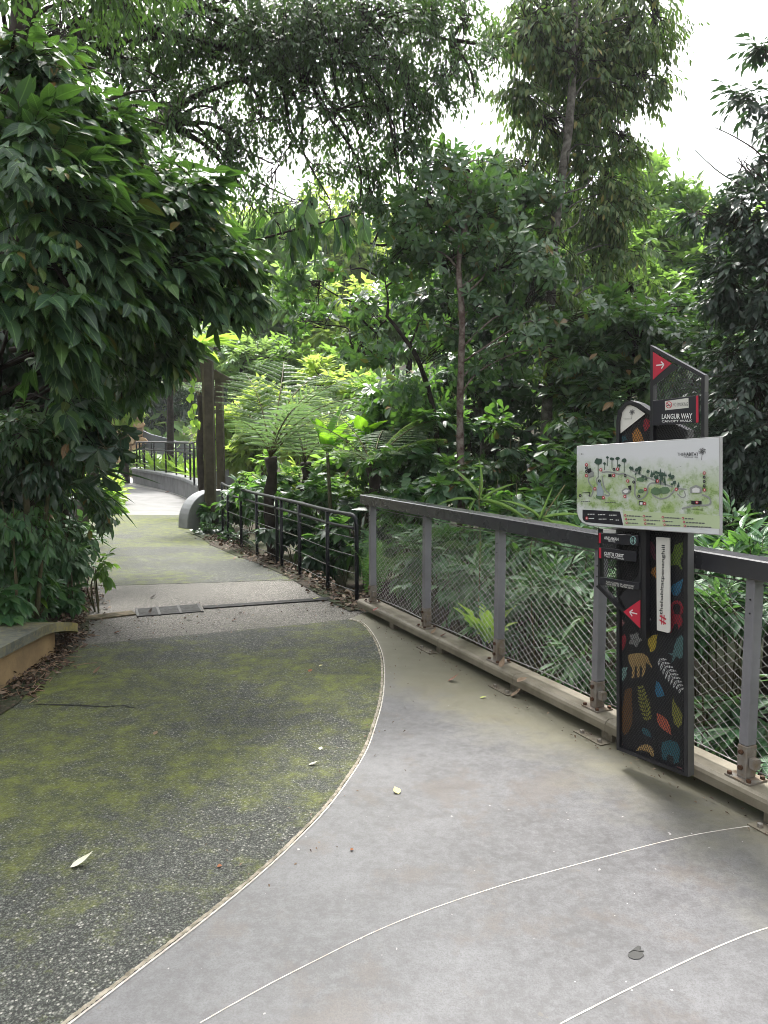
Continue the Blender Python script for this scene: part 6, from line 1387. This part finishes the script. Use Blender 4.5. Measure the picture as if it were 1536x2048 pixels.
for i, (px, py, d, r_, n, mt, tm, L, W, lab) in enumerate(((25, 860, 5.3, .30, 110, 'L_whorl', T_LA, .085, .018, 'small leaved creeper hanging at the left edge below the broad leaves'), (95, 880, 5.6, .28, 110, 'L_dark', T_LA, .085, .018, 'dark small leaved creeper in the hollow above the strap leaves'),
                                                       (165, 870, 6.0, .24, 80, 'L_whorl', T_OV, .075, .02, 'loose creeper hanging beside the umbrella leaves'), (15, 1010, 5.6, .26, 90, 'L_under', T_LA, .085, .018, 'fine leaved bush filling the edge below the strap leaves'), (130, 1000, 6.6, .26, 100, 'L_whorl', T_LA, .08, .017, 'fine leaved bush between the strap leaves and the path'), (70, 1050, 6.2, .24, 90, 'L_shrub', T_LA, .08, .016, 'pale fine leaved bush low at the left edge'))):
    b_ = Vector(at(px, py, d)); b_.z = gz(b_.x, b_.y)
    shrub('creeper_bush', lab, b_, at(px, py, d), r_, n, 7, L, W, 'spray', mt, tm, 40, 'creepers and bushes under the broad leaved tree', 0.5, 1.1, nst=0 if py < 950 else 2, twig=0.16)
for i, (px, py, d, r_, mt, lab) in enumerate(((790, 965, 9.0, .45, 'L_under', 'mid green bush just over the far half of the handrail'), (870, 985, 8.8, .42, 'L_whorl', 'glossy bush left of the mottled trunk foot'), (985, 990, 8.6, .45, 'L_under', 'mid green bush right of the mottled trunk foot'), (1060, 1000, 8.2, .40, 'L_whorl', 'glossy bush over the handrail left of the tall trunk'),
                                           (1140, 1000, 8.0, .45, 'L_under', 'mid green bush over the handrail left of the map board'), (1030, 900, 9.6, .42, 'L_whorl', 'glossy bush halfway up between the forked and the tall trunk'), (880, 890, 9.8, .42, 'L_under', 'mid green bush halfway up left of the mottled trunk'), (1190, 900, 9.0, .45, 'L_whorl', 'glossy bush behind the left edge of the map board'), (540, 1000, 11.6, .36, 'L_under', 'bush hiding the foot of the big tree fern'), (620, 1010, 11.4, .40, 'L_under', 'bush hiding the foot of the second tree fern'))):
    b_ = foot(px, d); shrub('understorey_bush', lab, b_, at(px, py, d), r_, 75, 7, 0.15, 0.036, 'spray', mt, (T_OV, T_OB)[i % 2], 60, 'bushes over the handrail', 0.2, 0.95)

# low plants at the left under the thicket
for i, (px, py, d, r_, n, L, W, mt, tm, lab) in enumerate(((30, 1100, 5.9, .30, 90, .105, .028, 'L_under', T_OV, 'broad leaved green shrub at the left edge above the low wall'), (75, 1095, 6.7, .32, 110, .10, .022, 'L_shrub', T_LA, 'small leaved pale shrub left of the path'), (128, 1120, 6.9, .22, 80, .10, .022, 'L_shrub', T_LA, 'small leaved shrub leaning onto the pebble strip'),
                                                       (60, 1190, 6.1, .22, 70, .10, .026, 'L_under', T_OV, 'green shrub drooping over the cap of the low wall'), (15, 1200, 5.5, .16, 28, .14, .042, 'L_under', T_OV, 'large leaved plant at the left edge on the low wall'), (95, 1180, 6.7, .18, 46, .10, .026, 'L_under', T_OV, 'leafy plant over the dry leaves beside the pebble strip'),
                                                       (150, 1070, 7.6, .20, 40, .15, .028, 'L_shrub', T_LA, 'arching narrow leaved plant over the path edge'), (10, 1010, 6.3, .34, 70, .13, .034, 'L_dark', T_OV, 'dark broad leaved shrub behind the strap leaves'), (196, 1135, 7.0, .07, 8, .10, .028, 'L_lit', T_OV, 'small bright sprig at the path edge'))):
    z0 = G(px, py); b_ = Vector(at(px, py, d)); b_.z = gz(b_.x, b_.y)
    shrub('edge_shrub', lab, b_, at(px, py, d), r_, n, 7, L, W, 'spray', mt, tm, 70, 'plants at the left edge of the path', 0.25, 0.9, bias=(0.3, -0.2, -0.1), twig=0.13)
for i, (px, py, d, r_, mt, lab) in enumerate(((160, 965, 18.2, .8, 'L_farlit', 'yellow green bush in the low curved planter'), (110, 950, 17.5, .9, 'L_farlit', 'lit bush behind the thicket left of the curved planter'), (205, 930, 20.5, .5, 'L_lit', 'small lit bush at the far end of the curved planter'), (212, 1010, 16.6, .16, 'L_nest', 'grass tuft at the foot of the curved planter'), (280, 925, 33.5, .5, 'L_far', 'small plant at the foot of the stone wall'))):
    b_ = Vector(at(px, py, d)); b_.z = max(gz(b_.x, b_.y), 0.0)
    shrub('planter_bush', lab, b_, at(px, py, d), r_, int(60 + 120 * r_), 7, 0.22, 0.05, 'spray', mt, T2, 0, 'bushes around the pale path', 0.1, 0.8, twig=0.25)
for i, (px, py, d, r_, lab) in enumerate(((430, 1065, 13.2, .26, 'ivy like ground plant around the foot of the wooden post'), (400, 1072, 13.0, .16, 'small creeper before the rounded wall end'), (470, 1085, 12.0, .24, 'low dark creeper along the path edge right of the post'))):
    b_ = Vector(at(px, py + 15, d)); b_.z = 0.0
    shrub('creeper', lab, b_, at(px, py, d), r_, 60, 7, 0.09, 0.026, 'spray', 'L_dark', T_OV, 40, None, 0.2, 0.7, twig=0.1)

# ------------------------------------------------------------------ dry leaf litter and single fallen leaves
def litter(name, pts, n, wd, L=0.07, zf=None):
    """loose dry leaves strewn along a line"""
    P0 = np.array(spline([(p[0], p[1]) for p in pts], 12)); k = RNG.integers(0, len(P0), n)
    xy = P0[k] + RNG.normal(size=(n, 2)) * wd / 2
    z = np.maximum(ground_z(xy[:, 0], xy[:, 1]) + 0.055, 0.004) + RNG.random(n) ** 2 * 0.04
    P = np.stack([xy[:, 0], xy[:, 1], z], -1); D = rvec(n) * [1, 1, 0.25]; Nn = rvec(n) * 0.45 + [0, 0, 1.0]
    o = leaf_stuff(name, P, D, Nn, L * RNG.uniform(0.5, 1.3, n), L * 0.26 * RNG.uniform(0.6, 1.2, n), T_OV, M['L_dry'], None, 0.35, 0.5)
    return o
litter('leaf_litter', [G(20, 1400), G(80, 1345), G(125, 1300), G(150, 1268), G(150, 1235), G(165, 1205), G(175, 1180)], 900, 0.14, 0.05)
litter('dry_leaves', [G(120, 1225), G(80, 1215), G(150, 1200)], 500, 0.35, 0.07)
litter('dead_leaves', [fpt(-0.35, -0.02), (-0.35, 7.55), (-0.62, 8.1), (-1.0, 9.0), (-1.45, 9.8), (-1.9, 10.6), (-2.4, 11.6), (-2.9, 12.6)], 850, 0.2, 0.075)
litter('leaf_crumbs', [tuple(fpt(t, -0.16))[:2] for t in (-0.2, 0.8, 1.8, 2.8, 3.8, 4.8)], 170, 0.10, 0.018)
litter('leaf_crumbs', [tuple(p) for p in EDGE[2:46:6]], 90, 0.25, 0.016)
litter('leaf_crumbs', [tuple(G(*p))[:2] for p in ((180, 1250), (300, 1260), (450, 1230), (620, 1215), (690, 1225))], 120, 0.5, 0.028)
m = MB()
for k in range(90):
    p = Vector(G(*random.choice(((140, 1275), (90, 1340), (60, 1365), (160, 1215), (120, 1310), (30, 1390))))) + Vector((random.gauss(0, .1), random.gauss(0, .12), 0.012 + random.random() * .02)); a = random.random() * 6.28; l2 = random.uniform(.05, .2)
    m.tube([p, p + Vector((math.cos(a) * l2 * .5, math.sin(a) * l2 * .5, .012)), p + Vector((math.cos(a + .3) * l2, math.sin(a + .3) * l2, 0))], 0.0022, 4)
o = m.build('twig_litter', M['bark_tan']); o['kind'] = 'stuff'
mt_soil = bpy.data.materials['soil']
o = strip('mulch_strip_ground', [(-2.56, 1.0), (-2.50, 2.4), (-2.38, 3.8), (-2.33, 4.5), G(30, 1375), G(80, 1335), G(122, 1297), G(146, 1268), G(150, 1235), G(160, 1205), G(178, 1172)], 0.20, 0.0075, mt_soil, jag=0.3)
o = strip('soil_edge_ground', [fpt(-0.2, -0.06), (-0.42, 7.5), (-0.72, 8.1), (-1.1, 8.95), (-1.52, 9.75), (-2.0, 10.6), (-2.5, 11.6), (-3.0, 12.6), (-3.3, 13.2)], 0.26, 0.0078, mt_soil, jag=0.35)

FL = {c: leaf_mat('fallen_' + c, [v], tuple(min(1, x * 0.8) for x in v), 0.1, 0.6, 0.3, 0.25) for c, v in dict(white=(0.60, 0.58, 0.46), yellow=(0.55, 0.50, 0.22), brown=(0.17, 0.09, 0.06), tan=(0.20, 0.14, 0.09), red=(0.16, 0.035, 0.025), orange=(0.22, 0.08, 0.03), dark=(0.05, 0.035, 0.03), lime=(0.35, 0.40, 0.10)).items()}
def fallen(px, py, L, c, ang, label, z=0.006, curl=0.3, wd=0.3, tm=T_OV, tilt=0.1):
    q = G(px, py, z); n = np.array([[random.uniform(-tilt, tilt), random.uniform(-tilt, tilt), 1.0]]); a = math.radians(ang)
    V, F, mid, al = leaf_verts(np.zeros((1, 3)), np.array([[math.cos(a), math.sin(a), 0.05]]), n, np.array([L]), np.array([L * wd]), tm, -curl, 0.35)
    V[:, 2] -= V[:, 2].min() - 0.001
    o = link(bpy.data.objects.new('fallen_leaf', np_mesh('fallen_leaf', V, F, FL[c], {'rnd': np.zeros(len(V)), 'mid': mid, 'along': al}, True))); o.location = q
    return tag(o, label, 'leaf', 'fallen leaves on the path and deck', 'thing')
for a in ((140, 1735, .085, 'white', 25, 'whitish curled leaf on the mossy path at the lower left', .002, .5, .24), (797, 1588, .05, 'yellow', 110, 'pale yellow leaf on the concrete deck near the curved edge', .006, .2, .36), (617, 1530, .05, 'white', 10, 'narrow white leaf on the moss near the curved edge', .002, .3, .22),
          (640, 1500, .028, 'white', 80, 'tiny white leaf just above the narrow white one', .002, .2, .4), (896, 1362, .075, 'brown', 0, 'small curled brown leaf on the deck below the third post', .006, .7, .3), (1020, 1393, .085, 'tan', 5, 'large curled brown leaf on the deck in front of the kerb beam', .006, .8, .28),
          (960, 1396, .04, 'lime', 0, 'small yellow green leaf on the deck left of the large brown one', .006, .2, .25), (372, 1233, .08, 'white', -20, 'white leaf lying on the drain grate', .022, .4, .34), (228, 1266, .06, 'orange', 5, 'orange leaf on the pebbles below the grate', .002, .3, .3),
          (638, 1333, .03, 'yellow', 30, 'tiny pale leaf on the moss, right of its middle', .002, .2, .5), (618, 1344, .035, 'orange', 60, 'tiny orange leaf on the moss right of its middle', .002, .3, .5), (186, 1347, .06, 'tan', 40, 'round pale leaf curled like a shell on the moss at the left', .002, .8, .45),
          (308, 1470, .03, 'tan', 70, 'tiny tan leaf left on the open moss', .002, .4, .5), (1034, 1364, .07, 'tan', 15, 'round tan leaf on the kerb beam', .12, .3, .42), (1000, 1335, .065, 'tan', 60, 'upright dry leaf leaning at the third post', .128, .9, .3), (745, 1222, .06, 'red', 20, 'red dry leaf at the first fence post', .125, .5, .35),
          (880, 1272, .06, 'red', -30, 'dark red leaf left of the nest fern', .12, .6, .3), (862, 1268, .06, 'tan', 40, 'dry tan leaf beside the second post', .122, .7, .3), (700, 1700, .016, 'orange', 0, 'reddish speck of a leaf on the deck in the middle', .006, .1, .5), (434, 1733, .02, 'orange', 0, 'reddish speck of a leaf on the dark asphalt', .002, .1, .5),
          (300, 1196, .06, 'dark', 10, 'small dark leaf on the pebbles above the grate', .002, .6, .35), (297, 1227, .05, 'dark', 70, 'dark leaf standing on the timber drain strip', .02, .9, .35), (463, 1242, .05, 'brown', 10, 'brown leaf on the pebbles right of the grate', .002, .4, .3),
          (625, 1198, .07, 'lime', 5, 'pale green leaf on the far part of the drain line', .02, .2, .2), (1120, 1290, .04, 'red', 0, 'red speck of leaf', .1, .2, .4), (330, 985, .14, 'red', 0, 'reddish leaf on the pale far path', .003, .2, .4), (372, 993, .14, 'red', 0, 'second reddish leaf on the pale far path by the wall', .003, .2, .4)):
    if 'speck of leaf' in a[5]: continue
    fallen(*a)
# dark print left by a wet leaf on the deck
q = MB(); L0_ = [(1255, 1913), (1266, 1905), (1285, 1908), (1288, 1914), (1280, 1921), (1268, 1922), (1258, 1918)]
L1_ = [(1256, 1910), (1270, 1899), (1276, 1895), (1282, 1897), (1280, 1903), (1288, 1905), (1286, 1907), (1266, 1904)]
for k, pl_ in enumerate((L0_, L1_)): q.slab([tuple(G(*p)[:2]) for p in pl_], 0.005, 0.0062 + 0.0004 * k)
FLd = flatm('wet_leaf', (0.030, 0.030, 0.028)); o = q.build('flat_leaf', FLd); tag(o, 'flattened dark grey leaf stuck to the concrete at the lower right', 'leaf', 'fallen leaves on the path and deck', 'thing')

# ------------------------------------------------------------------ humid air between here and the far trees
hm = bpy.data.materials.new('humid_air'); hm.use_nodes = True; t = hm.node_tree; t.nodes.clear()
vo_ = t.nodes.new('ShaderNodeVolumePrincipled'); vo_.inputs['Density'].default_value = 0.0007; vo_.inputs['Color'].default_value = (0.95, 0.97, 1, 1); vo_.inputs['Anisotropy'].default_value = 0.3
ho = t.nodes.new('ShaderNodeOutputMaterial'); t.links.new(vo_.outputs[0], ho.inputs['Volume'])
hz = MB().box(-425, 425, -125, 440, -8, 40).build('haze', hm); hz['kind'] = 'stuff'
